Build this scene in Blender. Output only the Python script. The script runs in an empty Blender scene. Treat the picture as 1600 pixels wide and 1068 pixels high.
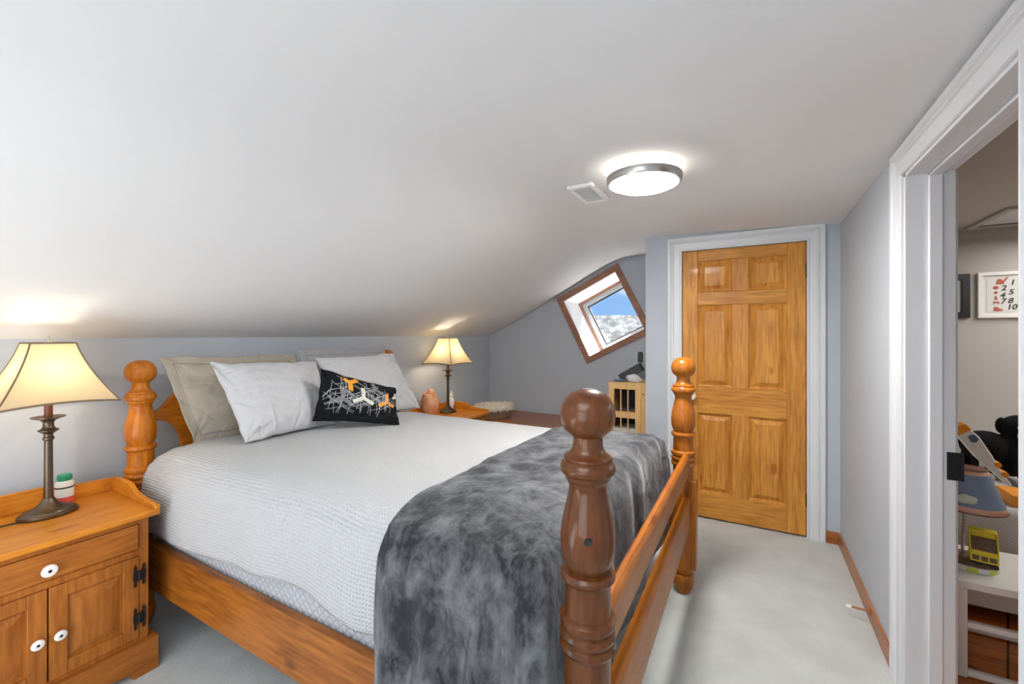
import bpy, bmesh, math, random
from mathutils import Vector, Matrix, noise
random.seed(7)
C = bpy.context.scene.collection
S = bpy.context.scene
PI = math.pi

# ---------------------------------------------------------------- camera, world, light, exposure
cam_d = bpy.data.cameras.new('camera'); cam = bpy.data.objects.new('camera', cam_d); C.objects.link(cam)
cam_d.sensor_fit = 'HORIZONTAL'; cam_d.sensor_width = 36.0
cam_d.lens = 36.0*667/1600; cam_d.shift_y = -12/1600; cam_d.clip_start = 0.02
YAW = math.atan(374/667)
cam.location = (0, 0, 1.37)
cam.rotation_euler = (PI/2, 0, YAW - PI/2)
S.camera = cam
S.view_settings.view_transform = 'Standard'; S.view_settings.look = 'None'
S.view_settings.gamma = 1; S.view_settings.use_curve_mapping = False
S.view_settings.exposure = 1.28

w = bpy.data.worlds.new('world'); S.world = w; w.use_nodes = True
nt = w.node_tree; nt.nodes.clear()
N = nt.nodes.new
tc = N('ShaderNodeTexCoord'); mp = N('ShaderNodeMapping'); mp.inputs['Scale'].default_value = (1.5, 1.5, 5)
cl = N('ShaderNodeTexNoise'); cl.inputs['Scale'].default_value = 3.2; cl.inputs['Detail'].default_value = 6
rp = N('ShaderNodeValToRGB'); rp.color_ramp.elements[0].position = 0.5; rp.color_ramp.elements[1].position = 0.68
rp.color_ramp.elements[0].color = (.27, .52, .92, 1); rp.color_ramp.elements[1].color = (.85, .92, 1, 1)
bg = N('ShaderNodeBackground'); bg.inputs['Strength'].default_value = .45; wo = N('ShaderNodeOutputWorld')
for a, b in ((tc.outputs['Generated'], mp.inputs[0]), (mp.outputs[0], cl.inputs['Vector']), (cl.outputs[0], rp.inputs[0]),
             (rp.outputs[0], bg.inputs[0]), (bg.outputs[0], wo.inputs[0])):
    nt.links.new(a, b)

def light(name, typ, loc, energy, color=(1, 1, 1), rot=(0, 0, 0), size=None, size_y=None, parent=None):
    d = bpy.data.lights.new(name, typ); d.energy = energy; d.color = color
    if typ == 'AREA':
        d.shape = 'RECTANGLE'; d.size = size; d.size_y = size_y or size
    elif typ == 'POINT': d.shadow_soft_size = size
    elif typ == 'SUN': d.angle = math.radians(size)
    o = bpy.data.objects.new(name, d); C.objects.link(o); o.location = loc; o.rotation_euler = rot
    if parent: o.parent = parent
    return o
sun = light('sun', 'SUN', (8, -3, 8), 20.0, (1, .97, .92), size=1)
sun.rotation_euler = Vector((-.62, .40, -.66)).to_track_quat('-Z', 'Y').to_euler()
dup_ = light('fill_up', 'AREA', (-.7, 1.8, .45), 6.5, (1, .985, .965), (PI, 0, 0), 1.0, 1.2); dup_.rotation_euler = Vector((.55, .22, .8)).to_track_quat('-Z', 'Y').to_euler()  # added uplight, unseen, brightens the ceiling for soft bounce
# added area fills out of view, behind and above the camera; no window built
light('fill_rear', 'AREA', (-1.35, .75, 1.15), 11, (.94, .98, 1), (0, -PI/2, math.radians(24)), 1.3, 2.0)
light('fill_overhead', 'AREA', (-.4, .35, 2.0), 8, (.93, .97, 1), (0, 0, 0), 1.2, .9)  # added fill facing down, no fixture modelled for it
light('fill_nursery', 'AREA', (3.3, -2.1, 2.0), 11, (1, .95, .9), (0, 0, 0), 1.2, 1.2)  # added fill light above the nursery, not a window

# ---------------------------------------------------------------- materials
M = {}
def mat(name, col, rough=.5, metal=0, bump=0, bscale=50, sheen=0, coat=0, vary=0, vscale=4, spec=None):
    m = bpy.data.materials.new(name); m.use_nodes = True; t = m.node_tree; b = t.nodes['Principled BSDF']
    b.inputs['Base Color'].default_value = (*col, 1); b.inputs['Roughness'].default_value = rough
    b.inputs['Metallic'].default_value = metal
    if sheen: b.inputs['Sheen Weight'].default_value = sheen
    if coat: b.inputs['Coat Weight'].default_value = coat; b.inputs['Coat Roughness'].default_value = .15
    if spec is not None: b.inputs['Specular IOR Level'].default_value = spec
    tc = t.nodes.new('ShaderNodeTexCoord')
    if bump:
        n = t.nodes.new('ShaderNodeTexNoise'); n.inputs['Scale'].default_value = bscale; n.inputs['Detail'].default_value = 5
        bp = t.nodes.new('ShaderNodeBump'); bp.inputs['Strength'].default_value = bump; bp.inputs['Distance'].default_value = .01
        t.links.new(tc.outputs['Object'], n.inputs['Vector']); t.links.new(n.outputs[0], bp.inputs['Height'])
        t.links.new(bp.outputs[0], b.inputs['Normal'])
    if vary:
        n = t.nodes.new('ShaderNodeTexNoise'); n.inputs['Scale'].default_value = vscale; n.inputs['Detail'].default_value = 4
        mx = t.nodes.new('ShaderNodeMix'); mx.data_type = 'RGBA'
        mx.inputs['A'].default_value = (*[c*(1-vary) for c in col], 1); mx.inputs['B'].default_value = (*[min(1, c*(1+vary)) for c in col], 1)
        t.links.new(tc.outputs['Object'], n.inputs['Vector']); t.links.new(n.outputs[0], mx.inputs['Factor'])
        t.links.new(mx.outputs['Result'], b.inputs['Base Color'])
    M[name] = m; return m

def wood(name, light_c, dark_c, axis=2, rough=.32, grain=1.0, knots=True, coat=.3, fine=1.0, seed=0, plank=None, contrast=1):
    m = bpy.data.materials.new(name); m.use_nodes = True; t = m.node_tree; b = t.nodes['Principled BSDF']; L = t.links.new
    tc = t.nodes.new('ShaderNodeTexCoord'); mp = t.nodes.new('ShaderNodeMapping')
    sc = [9*grain]*3; sc[axis] = .9*grain; mp.inputs['Scale'].default_value = sc; mp.inputs['Location'].default_value = (seed*1.7, seed*.9, seed*2.3)
    L(tc.outputs['Object'], mp.inputs[0])
    n1 = t.nodes.new('ShaderNodeTexNoise'); n1.inputs['Scale'].default_value = 1.0; n1.inputs['Detail'].default_value = 3; n1.inputs['Distortion'].default_value = .8
    L(mp.outputs[0], n1.inputs['Vector'])
    # rings: sine of noise
    mu = t.nodes.new('ShaderNodeMath'); mu.operation = 'MULTIPLY'; mu.inputs[1].default_value = 34*fine
    sn = t.nodes.new('ShaderNodeMath'); sn.operation = 'SINE'
    L(n1.outputs[0], mu.inputs[0]); L(mu.outputs[0], sn.inputs[0])
    n2 = t.nodes.new('ShaderNodeTexNoise'); n2.inputs['Scale'].default_value = 9; n2.inputs['Detail'].default_value = 4
    L(mp.outputs[0], n2.inputs['Vector'])
    m3 = t.nodes.new('ShaderNodeMath'); m3.operation = 'MULTIPLY_ADD'; m3.inputs[1].default_value = .13*contrast; m3.inputs[2].default_value = .12
    L(sn.outputs[0], m3.inputs[0])
    ad = t.nodes.new('ShaderNodeMath'); ad.operation = 'ADD'; L(m3.outputs[0], ad.inputs[0]); L(n2.outputs[0], ad.inputs[1])
    src = ad.outputs[0]
    n3 = t.nodes.new('ShaderNodeTexNoise'); n3.inputs['Scale'].default_value = 3; L(tc.outputs['Object'], n3.inputs['Vector'])
    a3 = t.nodes.new('ShaderNodeMath'); a3.operation = 'MULTIPLY_ADD'; a3.inputs[1].default_value = .5; a3.inputs[2].default_value = -.25
    L(n3.outputs[0], a3.inputs[0]); a4 = t.nodes.new('ShaderNodeMath'); L(src, a4.inputs[0]); L(a3.outputs[0], a4.inputs[1]); src = a4.outputs[0]
    if knots:
        mk = t.nodes.new('ShaderNodeMapping'); k = [6.0]*3; k[axis] = 2.6; mk.inputs['Scale'].default_value = k; mk.inputs['Location'].default_value = (seed, seed*3.1, seed*.7)
        v = t.nodes.new('ShaderNodeTexVoronoi'); v.inputs['Scale'].default_value = 1.0
        L(tc.outputs['Object'], mk.inputs[0]); L(mk.outputs[0], v.inputs['Vector'])
        mr = t.nodes.new('ShaderNodeMapRange'); mr.inputs['From Min'].default_value = .03; mr.inputs['From Max'].default_value = .13
        mr.inputs['To Min'].default_value = .8; mr.inputs['To Max'].default_value = 0
        L(v.outputs['Distance'], mr.inputs['Value'])
        a5 = t.nodes.new('ShaderNodeMath'); a5.operation = 'SUBTRACT'; L(src, a5.inputs[0]); L(mr.outputs[0], a5.inputs[1]); src = a5.outputs[0]
    r = t.nodes.new('ShaderNodeValToRGB'); r.color_ramp.elements[0].position = .22; r.color_ramp.elements[1].position = .85
    r.color_ramp.elements[0].color = (*dark_c, 1); r.color_ramp.elements[1].color = (*light_c, 1)
    L(src, r.inputs[0]); col = r.outputs[0]
    if plank:
        bk = t.nodes.new('ShaderNodeTexBrick'); bk.inputs['Color1'].default_value = (1, 1, 1, 1); bk.inputs['Color2'].default_value = (.6, .6, .6, 1); bk.inputs['Mortar'].default_value = (.06, .03, .02, 1)
        bk.inputs['Brick Width'].default_value = 2.5; bk.inputs['Row Height'].default_value = plank; bk.inputs['Scale'].default_value = 1; bk.inputs['Mortar Size'].default_value = .004
        mz = t.nodes.new('ShaderNodeMapping'); mz.inputs['Rotation'].default_value = (0, 0, math.radians(20)); L(tc.outputs['Object'], mz.inputs[0]); L(mz.outputs[0], bk.inputs['Vector'])
        mm = t.nodes.new('ShaderNodeMix'); mm.data_type = 'RGBA'; mm.blend_type = 'MULTIPLY'; mm.inputs['Factor'].default_value = 1
        L(col, mm.inputs['A']); L(bk.outputs[0], mm.inputs['B']); col = mm.outputs['Result']
    L(col, b.inputs['Base Color'])
    b.inputs['Roughness'].default_value = rough; b.inputs['Specular IOR Level'].default_value = .3; b.inputs['Coat Weight'].default_value = coat; b.inputs['Coat Roughness'].default_value = .08
    M[name] = m; return m

HL, HD = (.56, .18, .010), (.27, .062, .004)          # honey pine of the bed
wood('honey_brown', (.46, .145, .012), (.20, .05, .005), 2, .3, seed=1, contrast=.45, fine=.6, coat=.2)
for ax, nm in ((0, 'x'), (1, 'y'), (2, 'z')):
    wood('honey_'+nm, HL, HD, ax, .33, seed=ax, contrast=.45, fine=.6, coat=.15)
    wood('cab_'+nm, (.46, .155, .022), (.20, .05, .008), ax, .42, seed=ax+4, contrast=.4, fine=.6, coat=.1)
wood('post_shaded', (.15, .045, .009), (.05, .014, .004), 2, .32, coat=.3, seed=9, contrast=.4, fine=.6)  # bed pine darkened: the near post's backlit shade put into its colour
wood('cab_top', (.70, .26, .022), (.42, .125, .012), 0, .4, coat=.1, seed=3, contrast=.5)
wood('door_z', (.70, .32, .055), (.40, .135, .02), 2, .42, coat=.05, grain=.9, seed=2, contrast=.9)
wood('door_y', (.68, .31, .055), (.38, .13, .02), 1, .42, coat=.05, grain=.9, seed=6, contrast=.9)
wood('pine_pale', (.80, .52, .24), (.62, .36, .14), 2, .5, coat=0, seed=5, knots=False)
wood('base_x', (.42, .17, .06), (.27, .09, .03), 0, .4, seed=8)
wood('base_y', (.42, .15, .035), (.25, .07, .015), 1, .4, seed=8)
wood('trim_red', (.38, .19, .12), (.25, .11, .065), 1, .45, seed=11, knots=False, coat=.1)
wood('rail_y', (.42, .14, .018), (.15, .04, .006), 1, .36, seed=15, contrast=.8, fine=.6, coat=.1)
wood('rail_x', (.46, .20, .075), (.27, .10, .035), 0, .45, seed=16, contrast=.6, fine=.6, coat=.1)
wood('chest_top', (.38, .135, .05), (.24, .075, .026), 1, .35, seed=12, knots=False, contrast=.4)
wood('planks', (.62, .20, .04), (.30, .07, .015), 1, .3, seed=13, plank=.14)
mat('ceiling', (.80, .805, .81), .85, bump=.12, bscale=5, vary=.015)
mat('wall_grey', (.49, .53, .59), .75, bump=.08, bscale=90)
mat('wall_nursery', (.47, .445, .42), .8, bump=.05, bscale=90)
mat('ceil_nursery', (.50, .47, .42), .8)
mat('trim_white', (.72, .73, .76), .35)
mat('white_paint', (.86, .86, .86), .5)
mat('reveal_white', (.9, .9, .9), .6, vary=.03, vscale=12)
mat('pvc', (.36, .37, .38), .35)
mat('black_iron', (.012, .012, .014), .5, metal=.3)
mat('bronze', (.15, .11, .075), .32, metal=.85)
mat('bronze_wood', (.16, .05, .025), .4)
mat('ceramic', (.86, .85, .82), .2)
mat('steel', (.55, .53, .50), .28, metal=1)
mat('piping', (.20, .14, .085), .8)
mat('black_plastic', (.015, .015, .017), .4)
mat('black', (.012, .012, .013), .6, bump=.2, bscale=200)
mat('dark_grey', (.05, .052, .056), .6)
mat('steel_blue', (.09, .15, .24), .6)
mat('orange', (.85, .32, .02), .5)
mat('yellow', (.80, .62, .02), .45)
mat('lime', (.62, .70, .05), .5)
mat('white_plastic', (.82, .80, .77), .4)
mat('toy_blue', (.20, .27, .40), .7)
mat('gravel', (.20, .13, .08), .9, bump=1, bscale=120, vary=.5, vscale=120)
mat('peach', (.72, .43, .30), .7)
mat('cloud', (.66, .72, .62), .7)
mat('rust', (.42, .11, .06), .7)
mat('ink', (.06, .06, .065), .7)
mat('paper', (.66, .67, .64), .7)
mat('basket_liner', (.66, .60, .50), .9, bump=.6, bscale=60)
mat('wicker', (.30, .21, .13), .8, bump=1, bscale=80)
mat('cushion_black', (.010, .0105, .012), .9, bump=.25, bscale=150, spec=.15)
mat('print_orange', (.87, .34, .02), .8)
mat('print_cream', (.64, .63, .56), .8)
mat('print_grey', (.19, .18, .19), .8)
mat('print_line', (.48, .50, .52), .8)
mat('plush_black', (.008, .008, .009), .95, bump=1, bscale=160, sheen=.05, spec=.1)
mat('plush_grey', (.36, .33, .31), .95, bump=1, bscale=160)
mat('cloth_white', (.66, .66, .66), .9, bump=.3, bscale=30)
mat('blue_cloth', (.10, .20, .34), .9)
mat('green_cap', (.02, .30, .16), .4)
mat('label_white', (.80, .76, .70), .5)
mat('gummy', (.75, .10, .07), .35, vary=.4, vscale=120)

def fabric(name, col, s=1, crease=.25, sheen=.15):
    m = mat(name, col, .9, sheen=sheen); t = m.node_tree; b = t.nodes['Principled BSDF']; L = t.links.new
    tc = t.nodes.new('ShaderNodeTexCoord'); n = t.nodes.new('ShaderNodeTexNoise'); n.inputs['Scale'].default_value = 9*s; n.inputs['Detail'].default_value = 3; n.inputs['Distortion'].default_value = 1.5
    n2 = t.nodes.new('ShaderNodeTexNoise'); n2.inputs['Scale'].default_value = 420
    bp = t.nodes.new('ShaderNodeBump'); bp.inputs['Strength'].default_value = crease; bp.inputs['Distance'].default_value = .03
    b2 = t.nodes.new('ShaderNodeBump'); b2.inputs['Strength'].default_value = .12; b2.inputs['Distance'].default_value = .002
    L(tc.outputs['Object'], n.inputs['Vector']); L(tc.outputs['Object'], n2.inputs['Vector']); L(n.outputs[0], bp.inputs['Height'])
    L(n2.outputs[0], b2.inputs['Height']); L(bp.outputs[0], b2.inputs['Normal']); L(b2.outputs[0], b.inputs['Normal'])
    return m
fabric('pillow_beige', (.40, .35, .28), .8, .5); fabric('pillow_grey', (.36, .36, .37), .8, .5); fabric('pillow_light', (.54, .54, .555), .7, .5)

# waffle coverlet: small square cells in object space (UV driven)
m = mat('waffle', (.52, .525, .54), .9, sheen=.1); t = m.node_tree; b = t.nodes['Principled BSDF']; L = t.links.new
uv = t.nodes.new('ShaderNodeUVMap'); sep = t.nodes.new('ShaderNodeSeparateXYZ'); L(uv.outputs[0], sep.inputs[0])
vals = []
for k in ('X', 'Y'):
    mu = t.nodes.new('ShaderNodeMath'); mu.operation = 'MULTIPLY'; mu.inputs[1].default_value = 2*PI/.0125
    sn = t.nodes.new('ShaderNodeMath'); sn.operation = 'SINE'; ab = t.nodes.new('ShaderNodeMath'); ab.operation = 'ABSOLUTE'
    L(sep.outputs[k], mu.inputs[0]); L(mu.outputs[0], sn.inputs[0]); L(sn.outputs[0], ab.inputs[0]); vals.append(sn.outputs[0])
mx = t.nodes.new('ShaderNodeMath'); mx.operation = 'MAXIMUM'; L(vals[0], mx.inputs[0]); L(vals[1], mx.inputs[1])
bp = t.nodes.new('ShaderNodeBump'); bp.inputs['Strength'].default_value = .8; bp.inputs['Distance'].default_value = .0025; L(mx.outputs[0], bp.inputs['Height']); L(bp.outputs[0], b.inputs['Normal'])

# quilted mattress side: diamond stitching
m = mat('quilt', (.62, .64, .68), .8); t = m.node_tree; b = t.nodes['Principled BSDF']; L = t.links.new
tc = t.nodes.new('ShaderNodeTexCoord'); mpn = t.nodes.new('ShaderNodeMapping'); mpn.inputs['Rotation'].default_value = (math.radians(45), 0, 0); L(tc.outputs['Object'], mpn.inputs[0])
sep = t.nodes.new('ShaderNodeSeparateXYZ'); L(mpn.outputs[0], sep.inputs[0]); vals = []
for k in ('Y', 'Z'):
    mu = t.nodes.new('ShaderNodeMath'); mu.operation = 'MULTIPLY'; mu.inputs[1].default_value = PI/.024
    sn = t.nodes.new('ShaderNodeMath'); sn.operation = 'SINE'; ab = t.nodes.new('ShaderNodeMath'); ab.operation = 'ABSOLUTE'
    L(sep.outputs[k], mu.inputs[0]); L(mu.outputs[0], sn.inputs[0]); L(sn.outputs[0], ab.inputs[0]); vals.append(ab.outputs[0])
mn = t.nodes.new('ShaderNodeMath'); mn.operation = 'MINIMUM'; L(vals[0], mn.inputs[0]); L(vals[1], mn.inputs[1])
rr = t.nodes.new('ShaderNodeValToRGB'); rr.color_ramp.elements[0].color = (.24, .32, .42, 1); rr.color_ramp.elements[1].color = (.50, .515, .55, 1); rr.color_ramp.elements[0].position = .02; rr.color_ramp.elements[1].position = .16
L(mn.outputs[0], rr.inputs[0]); L(rr.outputs[0], b.inputs['Base Color'])
bp = t.nodes.new('ShaderNodeBump'); bp.inputs['Strength'].default_value = .5; bp.inputs['Distance'].default_value = .01; L(mn.outputs[0], bp.inputs['Height']); L(bp.outputs[0], b.inputs['Normal'])

# crushed velvet throw: nap brushed in light and dark patches
m = mat('velvet', (.1, .1, .1), .75, sheen=.4, spec=.2); t = m.node_tree; b = t.nodes['Principled BSDF']; L = t.links.new
tc = t.nodes.new('ShaderNodeTexCoord'); n1 = t.nodes.new('ShaderNodeTexNoise'); n1.inputs['Scale'].default_value = 4; n1.inputs['Detail'].default_value = 10; n1.inputs['Roughness'].default_value = .72; n1.inputs['Distortion'].default_value = .3
L(tc.outputs['Object'], n1.inputs['Vector'])
rr = t.nodes.new('ShaderNodeValToRGB'); e = rr.color_ramp.elements; e[0].position = .44; e[0].color = (.014, .015, .018, 1); e[1].position = .60; e[1].color = (.155, .158, .166, 1)
nf = t.nodes.new('ShaderNodeTexNoise'); nf.inputs['Scale'].default_value = 16; nf.inputs['Detail'].default_value = 8; nf.inputs['Roughness'].default_value = .65; nf.inputs['Distortion'].default_value = .8
mpf = t.nodes.new('ShaderNodeMapping'); mpf.inputs['Scale'].default_value = (1, 1, .45); L(tc.outputs['Object'], mpf.inputs[0]); L(mpf.outputs[0], nf.inputs['Vector'])
mf = t.nodes.new('ShaderNodeMix'); mf.data_type = 'FLOAT'; mf.inputs[0].default_value = .42; L(n1.outputs[0], mf.inputs[2]); L(nf.outputs[0], mf.inputs[3])
L(mf.outputs[0], rr.inputs[0]); L(rr.outputs[0], b.inputs['Base Color'])
n2 = t.nodes.new('ShaderNodeTexNoise'); n2.inputs['Scale'].default_value = 8; n2.inputs['Detail'].default_value = 4; n2.inputs['Distortion'].default_value = .4; L(tc.outputs['Object'], n2.inputs['Vector'])
bp = t.nodes.new('ShaderNodeBump'); bp.inputs['Strength'].default_value = .55; bp.inputs['Distance'].default_value = .03; L(n2.outputs[0], bp.inputs['Height']); L(bp.outputs[0], b.inputs['Normal'])
b.inputs['Sheen Tint'].default_value = (.8, .82, .88, 1)

# carpet
m = mat('carpet', (.6, .6, .58), .95, sheen=.2); t = m.node_tree; b = t.nodes['Principled BSDF']; L = t.links.new
tc = t.nodes.new('ShaderNodeTexCoord'); n1 = t.nodes.new('ShaderNodeTexNoise'); n1.inputs['Scale'].default_value = 260; n1.inputs['Detail'].default_value = 3
n2 = t.nodes.new('ShaderNodeTexNoise'); n2.inputs['Scale'].default_value = 5; n2.inputs['Detail'].default_value = 6
L(tc.outputs['Object'], n1.inputs['Vector']); L(tc.outputs['Object'], n2.inputs['Vector'])
ad = t.nodes.new('ShaderNodeMath'); ad.operation = 'MULTIPLY_ADD'; ad.inputs[1].default_value = .45; L(n1.outputs[0], ad.inputs[0]); L(n2.outputs[0], ad.inputs[2])
rr = t.nodes.new('ShaderNodeValToRGB'); e = rr.color_ramp.elements; e[0].position = .4; e[0].color = (.47, .49, .485, 1); e[1].position = 1; e[1].color = (.62, .645, .635, 1)
L(ad.outputs[0], rr.inputs[0]); L(rr.outputs[0], b.inputs['Base Color'])
bp = t.nodes.new('ShaderNodeBump'); bp.inputs['Strength'].default_value = .7; bp.inputs['Distance'].default_value = .006; L(n1.outputs[0], bp.inputs['Height']); L(bp.outputs[0], b.inputs['Normal'])

# translucent shades
def shade(name, col, tr=.6, glow=0):
    m = bpy.data.materials.new(name); m.use_nodes = True; t = m.node_tree; t.nodes.clear()
    d = t.nodes.new('ShaderNodeBsdfDiffuse'); r = t.nodes.new('ShaderNodeBsdfTranslucent'); mx = t.nodes.new('ShaderNodeMixShader'); o = t.nodes.new('ShaderNodeOutputMaterial')
    tc = t.nodes.new('ShaderNodeTexCoord'); n = t.nodes.new('ShaderNodeTexNoise'); n.inputs['Scale'].default_value = 30
    mp = t.nodes.new('ShaderNodeMapping'); mp.inputs['Scale'].default_value = (3, 3, .6)
    mc = t.nodes.new('ShaderNodeMix'); mc.data_type = 'RGBA'; mc.inputs['A'].default_value = (*[c*.93 for c in col], 1); mc.inputs['B'].default_value = (*col, 1)
    L = t.links.new; L(tc.outputs['Object'], mp.inputs[0]); L(mp.outputs[0], n.inputs['Vector']); L(n.outputs[0], mc.inputs['Factor'])
    L(mc.outputs['Result'], d.inputs[0]); L(mc.outputs['Result'], r.inputs[0]); mx.inputs[0].default_value = tr
    L(d.outputs[0], mx.inputs[1]); L(r.outputs[0], mx.inputs[2]); L(mx.outputs[0], o.inputs[0]); M[name] = m
shade('lamp_linen', (.78, .64, .41), .42)
shade('opal', (.97, .95, .91), .72)

def glassy():
    m = bpy.data.materials.new('window_glass'); m.use_nodes = True; t = m.node_tree; t.nodes.clear()
    a = t.nodes.new('ShaderNodeBsdfTransparent'); g = t.nodes.new('ShaderNodeBsdfGlossy'); g.inputs['Roughness'].default_value = .02
    mx = t.nodes.new('ShaderNodeMixShader'); mx.inputs[0].default_value = .05; o = t.nodes.new('ShaderNodeOutputMaterial')
    t.links.new(a.outputs[0], mx.inputs[1]); t.links.new(g.outputs[0], mx.inputs[2]); t.links.new(mx.outputs[0], o.inputs[0]); M['glass'] = m
glassy()
m = bpy.data.materials.new('lit_diffuser'); m.use_nodes = True; t = m.node_tree; t.nodes.clear()
e_ = t.nodes.new('ShaderNodeEmission'); e_.inputs[0].default_value = (1, .965, .90, 1); e_.inputs[1].default_value = 60; o_ = t.nodes.new('ShaderNodeOutputMaterial'); t.links.new(e_.outputs[0], o_.inputs[0]); M['lit_diffuser'] = m
# salt lamp rock
m = mat('salt_rock', (.85, .42, .22), .45, bump=.8, bscale=18); t = m.node_tree; b = t.nodes['Principled BSDF']
n = t.nodes.new('ShaderNodeTexNoise'); n.inputs['Scale'].default_value = 14; n.inputs['Detail'].default_value = 4; tc = t.nodes.new('ShaderNodeTexCoord'); t.links.new(tc.outputs['Object'], n.inputs['Vector'])
rr = t.nodes.new('ShaderNodeValToRGB'); e = rr.color_ramp.elements; e[0].position = .35; e[0].color = (.74, .26, .08, 1); e[1].position = .65; e[1].color = (.84, .58, .40, 1)
t.links.new(n.outputs[0], rr.inputs[0]); t.links.new(rr.outputs[0], b.inputs['Base Color']); b.inputs['Subsurface Weight'].default_value = .1
# roof shingles outside
m = mat('shingles', (.3, .33, .35), .9); t = m.node_tree; b = t.nodes['Principled BSDF']; L = t.links.new
tc = t.nodes.new('ShaderNodeTexCoord'); bk = t.nodes.new('ShaderNodeTexBrick'); bk.inputs['Scale'].default_value = 1; bk.inputs['Brick Width'].default_value = .3; bk.inputs['Row Height'].default_value = .2; bk.inputs['Mortar Size'].default_value = .006
bk.inputs['Color1'].default_value = (.21, .235, .25, 1); bk.inputs['Color2'].default_value = (.14, .16, .175, 1); bk.inputs['Mortar'].default_value = (.06, .05, .05, 1)
n = t.nodes.new('ShaderNodeTexNoise'); n.inputs['Scale'].default_value = 2.6; n.inputs['Detail'].default_value = 10; n.inputs['Roughness'].default_value = .75
rr = t.nodes.new('ShaderNodeValToRGB'); e = rr.color_ramp.elements; e[0].position = .45; e[0].color = (.20, .15, .14, 1); e[1].position = .56; e[1].color = (1, 1, 1, 1)
mm = t.nodes.new('ShaderNodeMix'); mm.data_type = 'RGBA'; mm.blend_type = 'MULTIPLY'; mm.inputs['Factor'].default_value = .85
L(tc.outputs['Object'], bk.inputs['Vector']); L(tc.outputs['Object'], n.inputs['Vector']); L(n.outputs[0], rr.inputs[0]); L(bk.outputs[0], mm.inputs['A']); L(rr.outputs[0], mm.inputs['B']); L(mm.outputs['Result'], b.inputs['Base Color'])
# striped bedspread of the nursery
m = mat('pinstripe', (.6, .58, .56), .9); t = m.node_tree; b = t.nodes['Principled BSDF']; L = t.links.new
tc = t.nodes.new('ShaderNodeTexCoord'); wv = t.nodes.new('ShaderNodeTexWave'); wv.inputs['Scale'].default_value = 40; wv.bands_direction = 'DIAGONAL'
rr = t.nodes.new('ShaderNodeValToRGB'); e = rr.color_ramp.elements; e[0].position = .05; e[0].color = (.50, .48, .47, 1); e[1].position = .2; e[1].color = (.66, .64, .62, 1)
L(tc.outputs['Object'], wv.inputs['Vector']); L(wv.outputs[0], rr.inputs[0]); L(rr.outputs[0], b.inputs['Base Color'])

# ---------------------------------------------------------------- mesh helpers
def nb(): return bmesh.new()
def box(bm, x0, x1, y0, y1, z0, z1):
    vs = [bm.verts.new((x, y, z)) for x in (x0, x1) for y in (y0, y1) for z in (z0, z1)]
    for f in ((0, 1, 3, 2), (4, 6, 7, 5), (0, 4, 5, 1), (2, 3, 7, 6), (0, 2, 6, 4), (1, 5, 7, 3)):
        bm.faces.new([vs[i] for i in f])
    return vs
def lathe(bm, prof, cx=0, cy=0, seg=40, sx=1, sy=1, ax='z', caps=True):
    rings = []
    for r, z in prof:
        ring = []
        for k in range(seg):
            a = 2*PI*k/seg; p = (r*math.cos(a)*sx, r*math.sin(a)*sy)
            if ax == 'z': co = (cx+p[0], cy+p[1], z)
            elif ax == 'x': co = (z, cx+p[0], cy+p[1])
            else: co = (cx+p[0], z, cy+p[1])
            ring.append(bm.verts.new(co))
        rings.append(ring)
    for a, b_ in zip(rings, rings[1:]):
        for k in range(seg): bm.faces.new((a[k], a[(k+1) % seg], b_[(k+1) % seg], b_[k]))
    if caps: bm.faces.new(rings[0][::-1]); bm.faces.new(rings[-1])
def tube(bm, pts, r, seg=10, closed=False, taper=None):
    pts = [Vector(p) for p in pts]; rings = []; n = len(pts); up = None
    for i, p in enumerate(pts):
        a = pts[(i-1) % n] if (closed or i > 0) else p; b_ = pts[(i+1) % n] if (closed or i < n-1) else p
        d = (b_-a).normalized()
        if up is None: up = d.orthogonal().normalized()
        s = d.cross(up).normalized(); up = s.cross(d).normalized(); rr_ = r if taper is None else r*taper(i/(n-1))
        rings.append([bm.verts.new(p + (up*math.cos(2*PI*k/seg)+s*math.sin(2*PI*k/seg))*rr_) for k in range(seg)])
    for i in range(n if closed else n-1):
        a, b_ = rings[i], rings[(i+1) % n]
        for k in range(seg): bm.faces.new((a[k], a[(k+1) % seg], b_[(k+1) % seg], b_[k]))
    if not closed: bm.faces.new(rings[0][::-1]); bm.faces.new(rings[-1])
def prism(bm, poly, ax, a0, a1):
    def co(p, a): return {'x': (a, p[0], p[1]), 'y': (p[0], a, p[1]), 'z': (p[0], p[1], a)}[ax]
    A = [bm.verts.new(co(p, a0)) for p in poly]; B = [bm.verts.new(co(p, a1)) for p in poly]
    n = len(poly)
    for k in range(n): bm.faces.new((A[k], A[(k+1) % n], B[(k+1) % n], B[k]))
    bm.faces.new(A[::-1]); bm.faces.new(B)
def ball(bm, c, r, sc=(1, 1, 1), sub=3, rot=None):
    g = bmesh.ops.create_icosphere(bm, subdivisions=sub, radius=r)
    mtx = Matrix.Translation(c) @ (rot or Matrix.Identity(4)) @ Matrix.Diagonal((*sc, 1))
    bmesh.ops.transform(bm, matrix=mtx, verts=g['verts']); return g['verts']
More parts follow.
